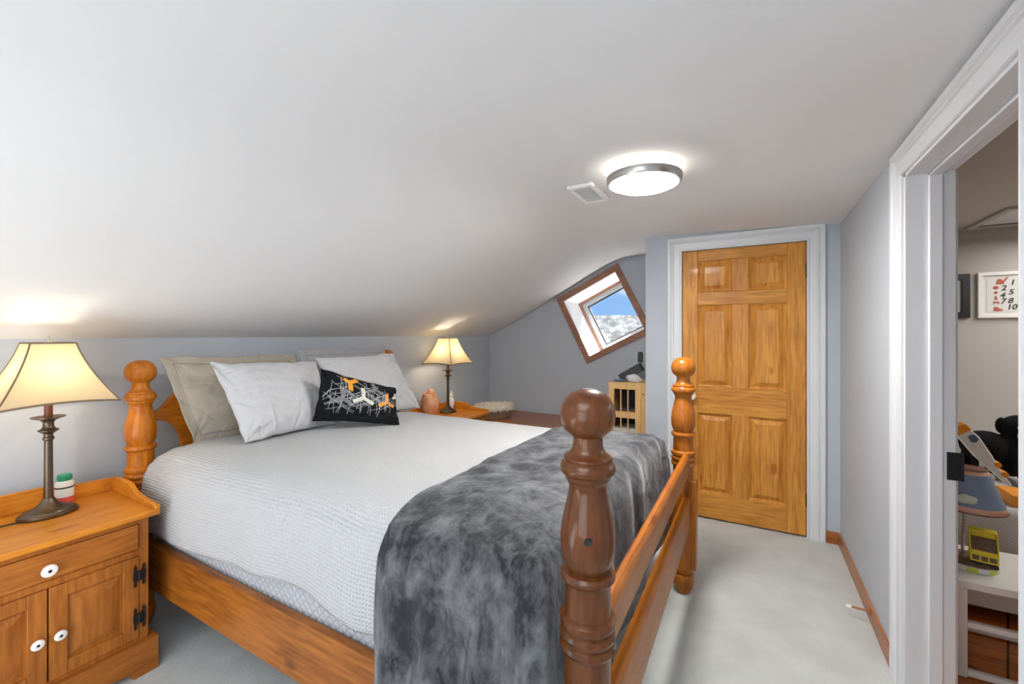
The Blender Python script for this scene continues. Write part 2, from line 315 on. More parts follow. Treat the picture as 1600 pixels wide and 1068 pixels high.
def obj(name, bm, m, parent=None, bevel=0, smooth=35, fix=True, loc=None, solid=0, sub=0):
    if fix: bmesh.ops.recalc_face_normals(bm, faces=bm.faces)
    me = bpy.data.meshes.new(name); bm.to_mesh(me); bm.free()
    if smooth:
        for p in me.polygons: p.use_smooth = True
        me.set_sharp_from_angle(angle=math.radians(smooth))
    o = bpy.data.objects.new(name, me); C.objects.link(o)
    for q in (m if isinstance(m, (list, tuple)) else [m]): me.materials.append(M[q])
    if parent: o.parent = parent
    if loc: o.location = loc
    if solid: md = o.modifiers.new('solid', 'SOLIDIFY'); md.thickness = solid; md.offset = -1
    if bevel: md = o.modifiers.new('bevel', 'BEVEL'); md.width = bevel; md.segments = 2; md.limit_method = 'ANGLE'; md.angle_limit = math.radians(40)
    if sub: md = o.modifiers.new('sub', 'SUBSURF'); md.levels = sub; md.render_levels = sub
    return o
def tag(o, label, cat, group=None):
    o['label'] = label; o['category'] = cat
    if group: o['group'] = group
    return o
def thing(name, label, cat, loc=(0, 0, 0), rz=0, group=None):
    o = bpy.data.objects.new(name, None); C.objects.link(o); o.empty_display_size = .1
    o.location = loc; o.rotation_euler = (0, 0, rz); return tag(o, label, cat, group)
def recentre(o):                       # put a mesh's origin at its own base centre
    vs = [v.co for v in o.data.vertices]
    c = Vector(((min(v.x for v in vs)+max(v.x for v in vs))/2, (min(v.y for v in vs)+max(v.y for v in vs))/2, min(v.z for v in vs)))
    o.data.transform(Matrix.Translation(-c)); o.location = c; return o
def struct(name, bm, m, parent=None, **k):
    o = obj(name, bm, m, parent, **k)
    if not parent: o['kind'] = 'structure'
    return o
def sempty(name, loc):
    o = bpy.data.objects.new(name, None); C.objects.link(o); o.location = loc; o['kind'] = 'structure'; return o

# frame helper: local (u, v, n) -> world-ish tuple
class Fr:
    def __init__(s, o, u, v, n): s.o, s.u, s.v, s.n = (Vector(q) for q in (o, u, v, n))
    def __call__(s, u, v, n=0): return s.o+s.u*u+s.v*v+s.n*n
def fbox(bm, F, u0, u1, v0, v1, n0, n1):
    vs = [bm.verts.new(F(u, v, n)) for u in (u0, u1) for v in (v0, v1) for n in (n0, n1)]
    for f in ((0, 1, 3, 2), (4, 6, 7, 5), (0, 4, 5, 1), (2, 3, 7, 6), (0, 2, 6, 4), (1, 5, 7, 3)): bm.faces.new([vs[i] for i in f])
def raised(bm, F, u0, u1, v0, v1, back, steps):
    # steps: list of (inset, height); closed at the back
    loops = [[bm.verts.new(F(u, v, back)) for u, v in ((u0, v0), (u1, v0), (u1, v1), (u0, v1))]]
    for ins, h in steps:
        loops.append([bm.verts.new(F(u, v, h)) for u, v in ((u0+ins, v0+ins), (u1-ins, v0+ins), (u1-ins, v1-ins), (u0+ins, v1-ins))])
    for a, b_ in zip(loops, loops[1:]):
        for k in range(4): bm.faces.new((a[k], a[(k+1) % 4], b_[(k+1) % 4], b_[k]))
    bm.faces.new(loops[0][::-1]); bm.faces.new(loops[-1])
CAS = [(0, 0), (0, .009), (.003, .013), (.011, .013), (.014, .006), (.017, .0085), (.058, .011), (.061, .019), (.067, .019), (.071, .011), (.074, .011), (.082, .021), (.098, .023), (.103, .020), (.103, 0)]
def casing(bm, F, u0, u1, top, W=.103, bottom=0):
    s = W/.103; rows = []
    for w_, t_ in CAS:
        w_ *= s
        rows.append([bm.verts.new(F(*q)) for q in ((u0-w_, bottom, t_), (u0-w_, top+w_, t_), (u1+w_, top+w_, t_), (u1+w_, bottom, t_))])
    for a, b_ in zip(rows, rows[1:]):
        for k in range(3): bm.faces.new((a[k], a[k+1], b_[k+1], b_[k]))
    for a, b_ in ((rows[-1], rows[0]),):
        for k in range(3): bm.faces.new((a[k], a[k+1], b_[k+1], b_[k]))
    bm.faces.new([r[0] for r in rows]); bm.faces.new([r[3] for r in rows])

# ================================================================ THE ROOM
WY = 2.70            # headboard wall
GX = 4.27            # gable wall with the window
DX = 3.47            # wall with the pine door
RY = -.505           # wall with the doorway
bm = nb(); box(bm, -1.6, GX, RY-.07, WY+.1, -.1, 0); struct('floor', bm, 'carpet')
# ceiling profile in (Y, z)
ctrl = [(-.66, 2.085), (-.2, 2.105), (.3, 2.12), (.75, 2.135), (1.0, 2.138), (1.2, 2.105), (1.45, 1.985), (1.975, 1.705), (2.30, 1.535), (WY+.06, 1.325)]
def cat(ps, n=6):
    out = []
    for i in range(len(ps)-1):
        p0, p1, p2, p3 = ps[max(i-1, 0)], ps[i], ps[i+1], ps[min(i+2, len(ps)-1)]
        for k in range(n):
            t_ = k/n
            out.append(tuple(.5*((2*p1[j])+(-p0[j]+p2[j])*t_+(2*p0[j]-5*p1[j]+4*p2[j]-p3[j])*t_*t_+(-p0[j]+3*p1[j]-3*p2[j]+p3[j])*t_**3) for j in range(len(p1))))
    out.append(ps[-1]); return out
cp = cat(ctrl)
def ceil_z(y):
    for a, b_ in zip(cp, cp[1:]):
        if a[0] <= y <= b_[0]: return a[1]+(b_[1]-a[1])*(y-a[0])/(b_[0]-a[0])
    return cp[-1][1]
bm = nb(); nx = 60; rows = []
for i in range(nx+1):
    x = -1.6+(GX+.02+1.6)*i/nx
    rows.append([bm.verts.new((x, y, z+.012*(noise.noise(Vector((x*1.3, y*2.1, 3)))) *(1 if .8 < y < 2.5 else .3)*(0 if x > 4.1 else 1))) for y, z in cp])
for a, b_ in zip(rows, rows[1:]):
    for k in range(len(cp)-1): bm.faces.new((a[k], a[k+1], b_[k+1], b_[k]))
struct('ceiling', bm, 'ceiling', fix=False, smooth=80)
md = bpy.data.objects['ceiling'].modifiers.new('solid', 'SOLIDIFY'); md.thickness = .12; md.offset = 1 if bpy.data.objects['ceiling'].data.polygons[0].normal.z > 0 else -1
bm = nb(); box(bm, -1.6, GX, WY, WY+.1, 0, 1.40); struct('wall_back', bm, 'wall_grey')
bm = nb(); box(bm, -1.7, -1.6, RY-.1, WY+.1, 0, 2.3); struct('wall_front', bm, 'wall_grey')
# wall with doorway (right wall): opening X 1.325..2.125
OX0, OX1, OZ = 1.325, 2.125, 1.975
bm = nb(); prism(bm, [(-1.6, 0), (OX0, 0), (OX0, OZ), (OX1, OZ), (OX1, 0), (GX, 0), (GX, 2.3), (-1.6, 2.3)], 'y', RY, RY-.135)
struct('wall_right', bm, 'wall_grey', smooth=0)
# wall with the pine door: opening Y -.33 .. .467, top 2.0 ; stub end at Y=.731
bm = nb(); prism(bm, [(RY, 0), (-.333, 0), (-.333, 2.006), (.469, 2.006), (.469, 0), (.731, 0), (.731, 2.3), (RY, 2.3)], 'x', DX, DX+.1)
box(bm, DX+.1, GX, .63, .731, 0, 2.3)
struct('wall_left', bm, 'wall_grey', smooth=0)
# gable wall with rotated square opening
e1 = Vector((0, -.8945, .4470)); e2 = Vector((0, .4470, .8945)); wc = Vector((GX, 1.331, 1.572))
FW = Fr(wc, e1, e2, (-1, 0, 0)); HU, HV = .316, .328
bm = nb()
def ringfill(x):
    outer = [bm.verts.new((x, y, z)) for y, z in ((-.645, 0), (WY, 0), (WY, 1.42), (1.975, 1.83), (1.3, 2.25), (-.645, 2.25))]
    inner = [bm.verts.new(Vector((x, 0, 0))+Vector((0, *(FW(u, v)[1:])))) for u, v in ((-HU, -HV), (HU, -HV), (HU, HV), (-HU, HV))]
    es = [bm.edges.new((l[k], l[(k+1) % len(l)])) for l in (outer, inner) for k in range(len(l))]
    bmesh.ops.triangle_fill(bm, edges=es, use_beauty=True)
    return outer, inner
o1, i1 = ringfill(GX); o2, i2 = ringfill(GX+.44)
for k in range(6): bm.faces.new((o1[k], o1[(k+1) % 6], o2[(k+1) % 6], o2[k]))
struct('wall_gable', bm, 'wall_grey', smooth=0)
# window: trim, reveal, frame, pane
win = sempty('window_1', wc)
FL = Fr((0, 0, 0), e1, e2, (-1, 0, 0))
def fring(bm, F, a, b_, wd, n0, n1):
    L_ = []
    for n in (n0, n1):
        for s in (0, wd): L_.append([bm.verts.new(F(u*(a-s), v*(b_-s), n)) for u, v in ((-1, -1), (1, -1), (1, 1), (-1, 1))])
    for p, q in ((0, 1), (1, 3), (3, 2), (2, 0)):
        for k in range(4): bm.faces.new((L_[p][k], L_[p][(k+1) % 4], L_[q][(k+1) % 4], L_[q][k]))
bm = nb(); fring(bm, FL, HU+.056, HV+.056, .06, .001, .02); struct('window_trim', bm, 'trim_red', win, bevel=.002)
bm = nb(); fring(bm, FL, HU+.001, HV+.001, .006, -.44, 0); struct('window_reveal', bm, 'reveal_white', win, smooth=0)
bm = nb(); fring(bm, FL, HU-.004, HV-.004, .026, -.465, -.43); struct('sash_stop', bm, 'trim_red', win)
fr = None
bm = nb(); fring(bm, FL, HU-.03, HV-.03, .052, -.49, -.445); fr = struct('window_frame', bm, 'pvc', win, bevel=.003)
bm = nb(); fring(bm, FL, HU-.080, HV-.080, .014, -.488, -.462); struct('gasket', bm, 'black_plastic', fr)
bm = nb(); fbox(bm, FL, -HU+.090, HU-.090, -HV+.090, HV-.090, -.482, -.476); struct('pane', bm, 'glass', fr)
bm = nb(); fbox(bm, FL, -.03, .03, -HV+.05, -HV+.062, -.445, -.43); tube(bm, [FL(0, -HV+.056, -.43), FL(.0, -HV+.06, -.41), FL(.07, -HV+.06, -.40)], .006); struct('window_handle', bm, 'white_paint', win)
# curtain-wire eyes at the upper corners
rod = thing('curtain_wire', 'thin metal curtain wire with end hooks stretched above the tilted window', 'curtain rod', tuple(wc))
bm = nb(); tube(bm, [FL(-HU-.09, HV+.063, .035), FL(HU+.045, HV+.063, .035)], .003); obj('wire', bm, 'steel', rod)
for u in (-HU-.085, HU+.04):
    bm = nb(); tube(bm, [FL(u+.014*math.cos(a), HV+.063+.014*math.sin(a), .035) for a in [k*PI/5 for k in range(10)]], .003, closed=True)
    tube(bm, [FL(u, HV+.05, .035), FL(u, HV+.045, .0)], .003); obj('hook', bm, 'steel', rod)

# neighbour's roof seen through the window
R_ = Vector((.4891, -.8722, 0)); Fd = Vector((.8722, .4891, 0))
rx = Vector((12.5, 3.4, 0))
nh = thing('neighbouring_house', 'weathered shingle roof of the house seen through the tilted window', 'house', (rx.x, rx.y, -6), math.atan2(R_.y, R_.x))
bm = nb(); box(bm, -6, 6, -2.6, 3.4, 0, 5.0); obj('wall', bm, 'white_paint', nh)
bm = nb(); sl = math.hypot(3, 2.9)
A = [bm.verts.new(p) for p in ((-6.4, 0, 0), (6.4, 0, 0), (6.4, sl, 0), (-6.4, sl, 0), (-6.4, 0, -.12), (6.4, 0, -.12), (6.4, sl, -.12), (-6.4, sl, -.12))]
for f in ((0, 1, 2, 3), (7, 6, 5, 4), (0, 4, 5, 1), (1, 5, 6, 2), (2, 6, 7, 3), (3, 7, 4, 0)): bm.faces.new([A[i] for i in f])
rf = obj('roof', bm, 'shingles', nh); rf.location = (0, -2.6, 5.05); rf.rotation_euler = (math.atan2(2.9, 3), 0, 0)
rf2 = rf.copy(); C.objects.link(rf2); rf2.parent = nh; rf2.location = (0, 3.4, 5.05); rf2.rotation_euler = (math.atan2(2.9, 3), 0, PI)

# trim: pine door casing
FD = Fr((DX, 0, 0), (0, -1, 0), (0, 0, 1), (-1, 0, 0))
bm = nb(); casing(bm, FD, -.461, .324, 1.998, .1025); struct('trim_1', bm, 'trim_white', smooth=20)
bm = nb()   # door lining
for y0, y1, z0, z1 in ((.461, .469, 0, 1.998), (-.332, -.324, 0, 1.998), (-.332, .469, 1.998, 2.006)): box(bm, DX, DX+.1, y0, y1, z0, z1)
struct('trim_2', bm, 'trim_white')
# doorway casing + jamb to the nursery
FR = Fr((0, RY, 0), (1, 0, 0), (0, 0, 1), (0, 1, 0))
bm = nb(); casing(bm, FR, 1.313, 2.137, 1.973, .1); struct('trim_3', bm, 'trim_white', smooth=20)
FR2 = Fr((0, RY-.135, 0), (1, 0, 0), (0, 0, 1), (0, -1, 0))
bm = nb(); casing(bm, FR2, 1.313, 2.137, 1.973, .1); struct('trim_4', bm, 'trim_white', smooth=20)
bm = nb()
box(bm, 2.119, 2.137, RY-.137, RY+.002, 0, 1.973); box(bm, 1.313, 1.331, RY-.137, RY+.002, 0, 1.973); box(bm, 1.313, 2.137, RY-.137, RY+.002, 1.962, 1.978)
struct('trim_5', bm, 'trim_white', bevel=.0015)
bm = nb()   # door stop strips
box(bm, 2.107, 2.119, RY-.10, RY-.062, 0, 1.962); box(bm, 1.331, 1.343, RY-.10, RY-.062, 0, 1.962); box(bm, 1.331, 2.119, RY-.10, RY-.062, 1.95, 1.962)
struct('trim_6', bm, 'trim_white', bevel=.003)
sp = thing('strike_plate', 'black metal strike plate on the white door jamb of the nursery doorway', 'strike plate', (2.118, RY-.128, .895))
bm = nb(); box(bm, -.004, .0, -.024, .016, -.05, .05); box(bm, -.010, .0, -.027, -.021, -.05, .05); obj('plate', bm, 'black_iron', sp, bevel=.001)
# baseboards
bm = nb(); box(bm, 2.24, DX, RY, RY+.012, 0, .078); struct('baseboard_right', bm, 'base_x', bevel=.002)
bm = nb(); box(bm, DX-.012, DX, RY+.012, -.4275, 0, .078); struct('baseboard_left', bm, 'base_y', bevel=.002)
ds = thing('door_stop', 'brown spring door stop with white tip on the baseboard', 'door stop', (2.6, RY+.012, .055), 0)
bm = nb(); lathe(bm, [(.014, 0), (.014, .004), (.007, .012)], ax='y', seg=16); tube(bm, [(0, .01, 0), (0, .075, .002)], .005); obj('spring', bm, 'base_x', ds)
bm = nb(); lathe(bm, [(.008, .072), (.009, .078), (.008, .09), (.003, .093)], ax='y', seg=14); obj('tip', bm, 'white_plastic', ds)

# pine door (door_1)
dr = sempty('door_1', (DX+.004, 0, 0))
FP = Fr((0, 0, 0), (0, 1, 0), (0, 0, 1), (-1, 0, 0))
Y0, Y1, Z0, Z1 = -.321, .458, .012, 1.995
cols = [(-.213, .017), (.123, .352)]; colsp = cols
rowsp = [(.19, .783), (.982, 1.587), (1.682, 1.916)]
def fb(name, m, *q):
    bm = nb(); fbox(bm, FP, *q); return struct(name, bm, m, dr, bevel=.003)
fb('stile', 'door_z', Y0, -.213, Z0, Z1, -.034, 0); fb('stile', 'door_z', .352, Y1, Z0, Z1, -.034, 0)
for z0, z1 in rowsp: fb('mullion', 'door_z', .017, .123, z0, z1, -.034, -.0005)
for z0, z1 in ((Z0, .19), (.783, .982), (1.587, 1.682), (1.916, Z1)): fb('rail', 'door_y', -.213, .352, z0, z1, -.034, 0)
for a, b_ in cols:
    for z0, z1 in rowsp:
        bm = nb(); raised(bm, FP, a, b_, z0, z1, -.03, [(0, -.006), (.004, -.013), (.010, -.015), (.015, -.022), (.020, -.022), (.046, -.005), (.049, -.004)])
        struct('panel', bm, 'door_z', dr, smooth=15)
for z in (1.798, .256):
    bm = nb(); fbox(bm, FP, -.332, -.318, z-.045, z+.045, -.002, .004); lathe(bm, [(.005, z-.045), (.005, z+.045)], -.006, -.325, 12)
    h = struct('hinge', bm, 'black_iron', dr)
bm = nb(); lathe(bm, [(.026, 0), (.026, -.006), (.012, -.012), (.012, -.03), (.024, -.036), (.029, -.05), (.024, -.063), (.012, -.068)], .388, .91, 28, ax='x'); struct('door_knob', bm, 'ceramic', dr)

# nursery beyond the doorway
NY = RY-.135
bm = nb(); box(bm, .3, 4.1, -3.2, RY-.07, -.1, -.002); struct('floor', bm, 'planks')
bm = nb(); box(bm, 4.1, 4.2, -3.2, NY, 0, 2.3); struct('wall_nursery', bm, 'wall_nursery')
bm = nb(); box(bm, .3, 4.2, -3.3, -3.2, 0, 2.3); struct('wall_nursery', bm, 'wall_nursery')
bm = nb(); box(bm, .2, .3, -3.3, NY, 0, 2.3); struct('wall_nursery', bm, 'wall_nursery')
bm = nb(); box(bm, .2, 4.2, -3.3, RY-.08, 2.10, 2.2); struct('ceiling', bm, 'ceil_nursery')
bm = nb(); box(bm, 2.24, 4.1, NY-.004, NY, 0, 2.1); struct('wall_nursery', bm, 'wall_nursery')
bm = nb(); box(bm, 4.085, 4.1, -3.2, NY-.004, 2.085, 2.1); struct('trim_7', bm, 'ceil_nursery')
ht = thing('attic_hatch', 'flat attic hatch panel with dark gap in the nursery ceiling', 'hatch', (3.80, -1.62, 2.099), 0)
bm = nb()
for q in ((-.27, .27, .30, .34), (-.27, .27, -.34, -.30), (-.27, -.23, -.3, .3), (.23, .27, -.3, .3)): box(bm, q[0], q[1], q[2], q[3], -.014, 0)
obj('hatch_trim', bm, 'ceil_nursery', ht)
bm = nb(); box(bm, -.225, .222, -.295, .295, -.004, .0); obj('hatch_panel', bm, 'trim_white', ht)
bm = nb(); box(bm, .222, .2299, -.3, .3, -.006, 0); obj('gap', bm, 'black', ht)

# ================================================================ CEILING FITTINGS
cl_ = thing('ceiling_light', 'round flush ceiling light with brushed metal band and glowing cream diffuser', 'ceiling light', (1.99, .427, ceil_z(.427)))
cl_.rotation_euler = (math.radians(.8), 0, 0)
bm = nb(); lathe(bm, [(.135, -.036), (.135, -.002)], caps=False, seg=64); obj('mounting_ring', bm, 'opal', cl_, solid=.003)
bm = nb(); lathe(bm, [(.150, -.036), (.163, -.036), (.166, -.04), (.164, -.064), (.158, -.072), (.150, -.072), (.150, -.036)], caps=False, seg=72); obj('metal_band', bm, 'steel', cl_)
bm = nb(); lathe(bm, [(.150, -.066), (.148, -.072), (.125, -.083), (.08, -.091), (.03, -.094), (.001, -.0945)], caps=False, seg=64); obj('diffuser', bm, 'lit_diffuser', cl_)
bm = nb(); lathe(bm, [(.001, -.060), (.150, -.060), (.150, -.063), (.001, -.063)], seg=64); obj('glow_blocker', bm, 'white_paint', cl_)  # unseen disc added to keep the diffuser's glow off the ceiling
bm = nb(); lathe(bm, [(.001, -.101), (.006, -.099), (.008, -.093)], seg=20); obj('finial', bm, 'steel', cl_)
light('ceiling_bulb', 'POINT', (0, 0, -.038), 3.0, (1, .95, .88), size=.045, parent=cl_)
vt = thing('air_vent', 'small white louvred air vent in the ceiling beside the round light', 'vent', (2.203, .762, ceil_z(.762)-.006))
bm = nb()
for q in ((-.145, .145, .048, .068), (-.145, .145, -.068, -.048), (-.145, -.115, -.048, .048), (.115, .145, -.048, .048)): box(bm, q[0], q[1], q[2], q[3], -.014, .004)
obj('vent_frame', bm, 'white_paint', vt, bevel=.003)
bm = nb(); box(bm, -.115, .115, -.048, .048, -.003, .002); obj('duct_opening', bm, 'black', vt)
for k in range(10):
    bm = nb(); x = -.109+k*.0235
    prism(bm, [(x, -.014), (x+.0015, -.015), (x+.0075, -.0045), (x+.006, -.004)], 'y', -.048, .048); obj('louver', bm, 'white_paint', vt, smooth=0)

# ================================================================ BED
bed = thing('four_post_bed', 'honey pine bed with turned ball-top posts, dressed in white and grey', 'bed', (0, 0, 0))
PR = [(.048, 1.0)]
POST = [(.001, 1.249), (.018, 1.2475), (.036, 1.241), (.050, 1.228), (.0585, 1.210), (.0610, 1.192), (.0585, 1.174), (.051, 1.159), (.040, 1.149), (.0335, 1.144),
        (.0330, 1.132), (.0345, 1.120), (.039, 1.110), (.047, 1.103), (.0525, 1.100), (.0535, 1.096), (.052, 1.092), (.055, 1.089), (.0600, 1.082), (.0615, 1.074), (.0590, 1.066), (.052, 1.060), (.051, 1.057), (.050, 1.052), (.045, 1.046),
        (.0415, 1.036), (.042, 1.024), (.047, 1.000), (.053, .975), (.058, .950), (.0605, .925), (.0605, .905), (.058, .883), (.053, .866), (.0475, .856),
        (.047, .853), (.056, .850), (.0605, .843), (.0605, .836), (.056, .829), (.051, .826), (.050, .822), (.0505, .78), (.051, .755),
        (.055, .753), (.0605, .748), (.0615, .740), (.0600, .732), (.054, .727), (.054, .724), (.0595, .720), (.0615, .712), (.0595, .704), (.054, .700), (.054, .697), (.0595, .693), (.0615, .684), (.058, .676), (.051, .672),
        (.0505, .60), (.0505, .30), (.0505, .14), (.052, .128), (.050, .118), (.040, .112), (.040, .106), (.050, .100), (.055, .085), (.055, .060), (.048, .030), (.036, .006), (.034, 0)]
fine = POST
def post(x, y, m, seed=0, out=-1):
    bm = nb(); lathe(bm, fine[::-1], 0, 0, 48)
    o = obj('bed_post', bm, m, bed, smooth=28); o.location = (x, y, 0); o.rotation_euler = (0, 0, seed)
    return o
P1, P2, P3, P4 = (.912, .318), (2.44, .318), (.899, 2.51), (2.452, 2.51)
p_a = post(*P1, 'post_shaded', .4); p_a['label'] = 'scratched bed post nearest the doorway, its backlit shade put into the colour'
post(*P2, 'honey_brown', 1.0); post(*P3, 'honey_z', 2.2); post(*P4, 'honey_z', 3.0)
bm = nb(); a_ = math.atan2(-.318+.02, -.912); lathe(bm, [(.0085, .0), (.0085, .0600), (.0075, .0622), (.0055, .0618), (.001, .0612)], 0, .935, 20, ax='x')
pk = obj('knot', bm, 'black_plastic', p_a); pk.rotation_euler = (0, 0, math.atan2(-.318, -.912)+.02-.4)
# mortice blocks facing outwards on the foot posts
for x in (.905, 2.44):
    bm = nb(); s_ = 1 if x > 1.5 else -1
    prism(bm, [(x-.04, .605), (x+.035, .592), (x+.035, .14), (x-.04, .14)], 'y', .250, .318); obj('post_block', bm, 'honey_brown', bed, bevel=.004)
# foot rails (upper and lower) between the foot posts
bm = nb(); prism(bm, [(.282, .645), (.282, .725), (.286, .74), (.294, .748), (.306, .748), (.314, .74), (.318, .725), (.318, .645)], 'x', .94, 2.405); fr_ = obj('foot_rail', bm, ['rail_x', 'honey_x'], bed, smooth=40)
for p in fr_.data.polygons: p.material_index = 1 if p.normal.z > .25 else 0
bm = nb(); prism(bm, [(.280, .352), (.280, .50), (.285, .512), (.294, .517), (.306, .517), (.315, .512), (.318, .50), (.318, .352)], 'x', .94, 2.405); fr_ = obj('foot_rail', bm, ['rail_x', 'honey_x'], bed, smooth=40)
for p in fr_.data.polygons: p.material_index = 1 if p.normal.z > .25 else 0
# side rails
for x0, x1 in ((.878, .912), (2.425, 2.459)):
    bm = nb(); box(bm, x0, x1, .35, 2.48, .225, .428); obj('side_rail', bm, 'rail_y', bed, bevel=.005)
# scalloped headboard
top = cat([(.93, .985), (.975, 1.005), (1.02, 1.056), (1.07, 1.10), (1.18, 1.14), (1.35, 1.15), (1.50, 1.17), (1.675, 1.19)], 5)
low = cat([(.93, .955), (.975, .950), (1.02, .928), (1.052, .875), (1.066, .80), (1.066, .55)], 5)
half = top + []; mir = lambda p: (2*1.675-p[0], p[1])
poly = low[::-1] + top + [mir(p) for p in top[::-1][1:]] + [mir(p) for p in low]
poly2 = []
for p in poly:
    if not poly2 or (abs(p[0]-poly2[-1][0])+abs(p[1]-poly2[-1][1])) > 1e-4: poly2.append(p)
bm = nb(); prism(bm, poly2, 'y', 2.515, 2.545); obj('headboard', bm, 'honey_x', bed, bevel=.004)
# mattress and base
def rbox(bm, x0, x1, y0, y1, z0, z1): box(bm, x0, x1, y0, y1, z0, z1)
mt = thing('box_spring', 'white box spring with blue diamond quilting inside the bed rails', 'box spring', (1.675, 1.45, .30))
bm = nb(); box(bm, -.755, .755, -1.02, .99, -.02, .235); q = obj('quilted_base', bm, 'quilt', mt, bevel=.02)
mt2 = tag(obj('mattress', (lambda b_: (box(b_, .935, 2.415, .44, 2.45, .54, .80), b_)[1])(nb()), 'pillow_light', bevel=.05), 'pale mattress under the white waffle coverlet', 'mattress')
recentre(mt2)

def interp(tab, x):
    if x <= tab[0][0]: return tab[0][1]
    for a, b_ in zip(tab, tab[1:]):
        if x <= b_[0]: return a[1]+(b_[1]-a[1])*(x-a[0])/(b_[0]-a[0])
    return tab[-1][1]
def profile(off, hemL, hemR, n=90, xo=.885, bulge=0):
    """cross-section over the bed from left hem to right hem, list of (x, z)"""
    T = .838+off
    pts = [(xo-off-bulge, hemL), (xo-.003-off-bulge*.6, (hemL*1.5+.64)/2.5), (.889-off, .68), (.902-off, .745+off*.5), (.935-off*.6, .795+off*.8), (1.0, .822+off), (1.12, T-.004), (1.35, T), (1.675, T+.004), (2.0, T), (2.20, T-.012),
           (2.32, .806+off), (2.39+off*.6, .768+off*.8), (2.44+off*.8, .71+off*.4), (2.466+off, .64), (2.475+off, (hemR+.6)/2), (2.478+off, hemR)]
    c_ = cat(pts, 8)
    d = [0]
    for a, b_ in zip(c_, c_[1:]): d.append(d[-1]+math.dist(a, b_))
    out = []; j = 0
    for k in range(n+1):
        s_ = d[-1]*k/n
        while j < len(d)-2 and d[j+1] < s_: j += 1
        f_ = (s_-d[j])/max(1e-9, d[j+1]-d[j]); out.append((c_[j][0]+(c_[j+1][0]-c_[j][0])*f_, c_[j][1]+(c_[j+1][1]-c_[j][1])*f_, s_))
    return out
def cloth(name, yrows, hemf, off, m, wob, thick, n=150, bulgef=None, xo=.885):
    """yrows: list of (y, zcap). """
    bm = nb(); uvl = bm.loops.layers.uv.new('UVMap'); grid = []; cv = 0; py = None
    for y, zc in yrows:
        hl, hr = hemf(y); pr = profile(off, hl, hr, n, bulge=(bulgef(y) if bulgef else 0), xo=xo); row = []
        if py is not None: cv += math.dist((y, zc), py)
        py = (y, zc); mid = pr[n//2][2]
        for k, (x, z, s_) in enumerate(pr):
            v = Vector((x, y, min(z, zc))); v = wob(v, k/n, x, z, zc)
            row.append((bm.verts.new(v), s_-mid, cv))
        grid.append(row)
    for a, b_ in zip(grid, grid[1:]):
        for k in range(n):
            q_ = [a[k], a[k+1], b_[k+1], b_[k]]
            try: f_ = bm.faces.new([i[0] for i in q_])
            except ValueError: continue
            for lp, i in zip(f_.loops, q_): lp[uvl].uv = (i[1], i[2])
    bmesh.ops.recalc_face_normals(bm, faces=bm.faces)
    if sum(f.normal.z for f in bm.faces) < 0: bmesh.ops.reverse_faces(bm, faces=bm.faces)
    o = obj(name, bm, m, fix=False, smooth=0)
    for p in o.data.polygons: p.use_smooth = True
    md = o.modifiers.new('solid', 'SOLIDIFY'); md.thickness = thick; md.offset = 1
    return o
# coverlet
hem_tab = [(.35, .50), (.97, .50), (1.02, .495), (1.14, .515), (1.26, .535), (1.40, .532), (1.55, .520), (1.76, .502), (2.0, .488), (2.37, .472), (2.45, .47)]
ys = [(2.452, .60), (2.450, .66), (2.446, .72), (2.437, .765), (2.42, .795), (2.395, .82), (2.36, .838), (2.32, .85)]
ys += [(2.30-.02*k, .9) for k in range(0, 90)]
yl = ys[-1][0]
ys += [(.50, .845), (.475, .835), (.455, .815), (.442, .79), (.435, .75), (.433, .70), (.432, .62), (.432, .56)]
def wob_c(v, u, x, z, zc):
    a = noise.noise(Vector((v.x*1.6, v.y*1.6, .3)))*.010+noise.noise(Vector((v.x*5, v.y*5, 5)))*.0035
    if z > .8: v.z += a+.012*math.exp(-((v.x-1.05)**2/.03+(v.y-2.28)**2/.03))
    side = max(0, min(1, (.80-z)/.25))
    if v.x < 1.2: v.x -= side*(.004+.010*noise.noise(Vector((v.y*3.2, 1, z*1.5)))+.006*math.sin(v.y*13+2*noise.noise(Vector((v.y*2, 0, 0)))))
    if v.x > 2.2: v.x += side*.008*math.sin(v.y*11)
    return v
cov = cloth('coverlet', ys, lambda y: (interp(hem_tab, y), .50), 0, 'waffle', wob_c, .006, n=170)
tag(cov, 'white waffle-weave coverlet spread over the pine bed', 'coverlet'); recentre(cov)
# grey velvet throw
yt = [(.925, .9), (.922, .9)]+[(.915-.0125*k, .9) for k in range(0, 33)]
yt += [(.49, .868), (.47, .862), (.45, .852), (.435, .838), (.423, .82), (.415, .80), (.408, .77), (.403, .73), (.400, .68), (.398, .62), (.397, .56), (.397, .50), (.397, .44), (.397, .38), (.397, .34)]
def wob_t(v, u, x, z, zc):
    n1 = noise.noise(Vector((v.x*4, v.y*6, 2)))*.008+abs(noise.noise(Vector((v.x*3+v.y*9, v.y*3-v.x*6, 7))))*.014
    if z > .80 and zc > .84: v.z += n1+.004
    side = max(0, min(1, (.82-z)/.35))
    if v.x < 1.2:
        f_ = .026*math.sin((v.y-.40)*44+1.5*noise.noise(Vector((v.y*5, z*2, 0))))*(1.3 if v.y < .62 else .7)+.012*math.sin((v.y-.4)*19+.8)+.010*noise.noise(Vector((v.y*9, z*4, 3)))
        v.x -= side*(.018+max(-.02, min(.03, f_*.8))); v.y += side*.012*math.sin(z*9+v.y*8)*(1 if v.y > .47 else 0)
        v.x = min(v.x, .866-.0) if z < .50 and zc > .5 else v.x
    if v.x > 2.3: v.x += side*.010*math.sin(v.y*18)
    if zc < .84 and v.z > zc-.02 and 1.0 < v.x < 2.38: v.y += .010*math.sin(v.x*23+noise.noise(Vector((v.x*3, 0, z)))*3)
    return v
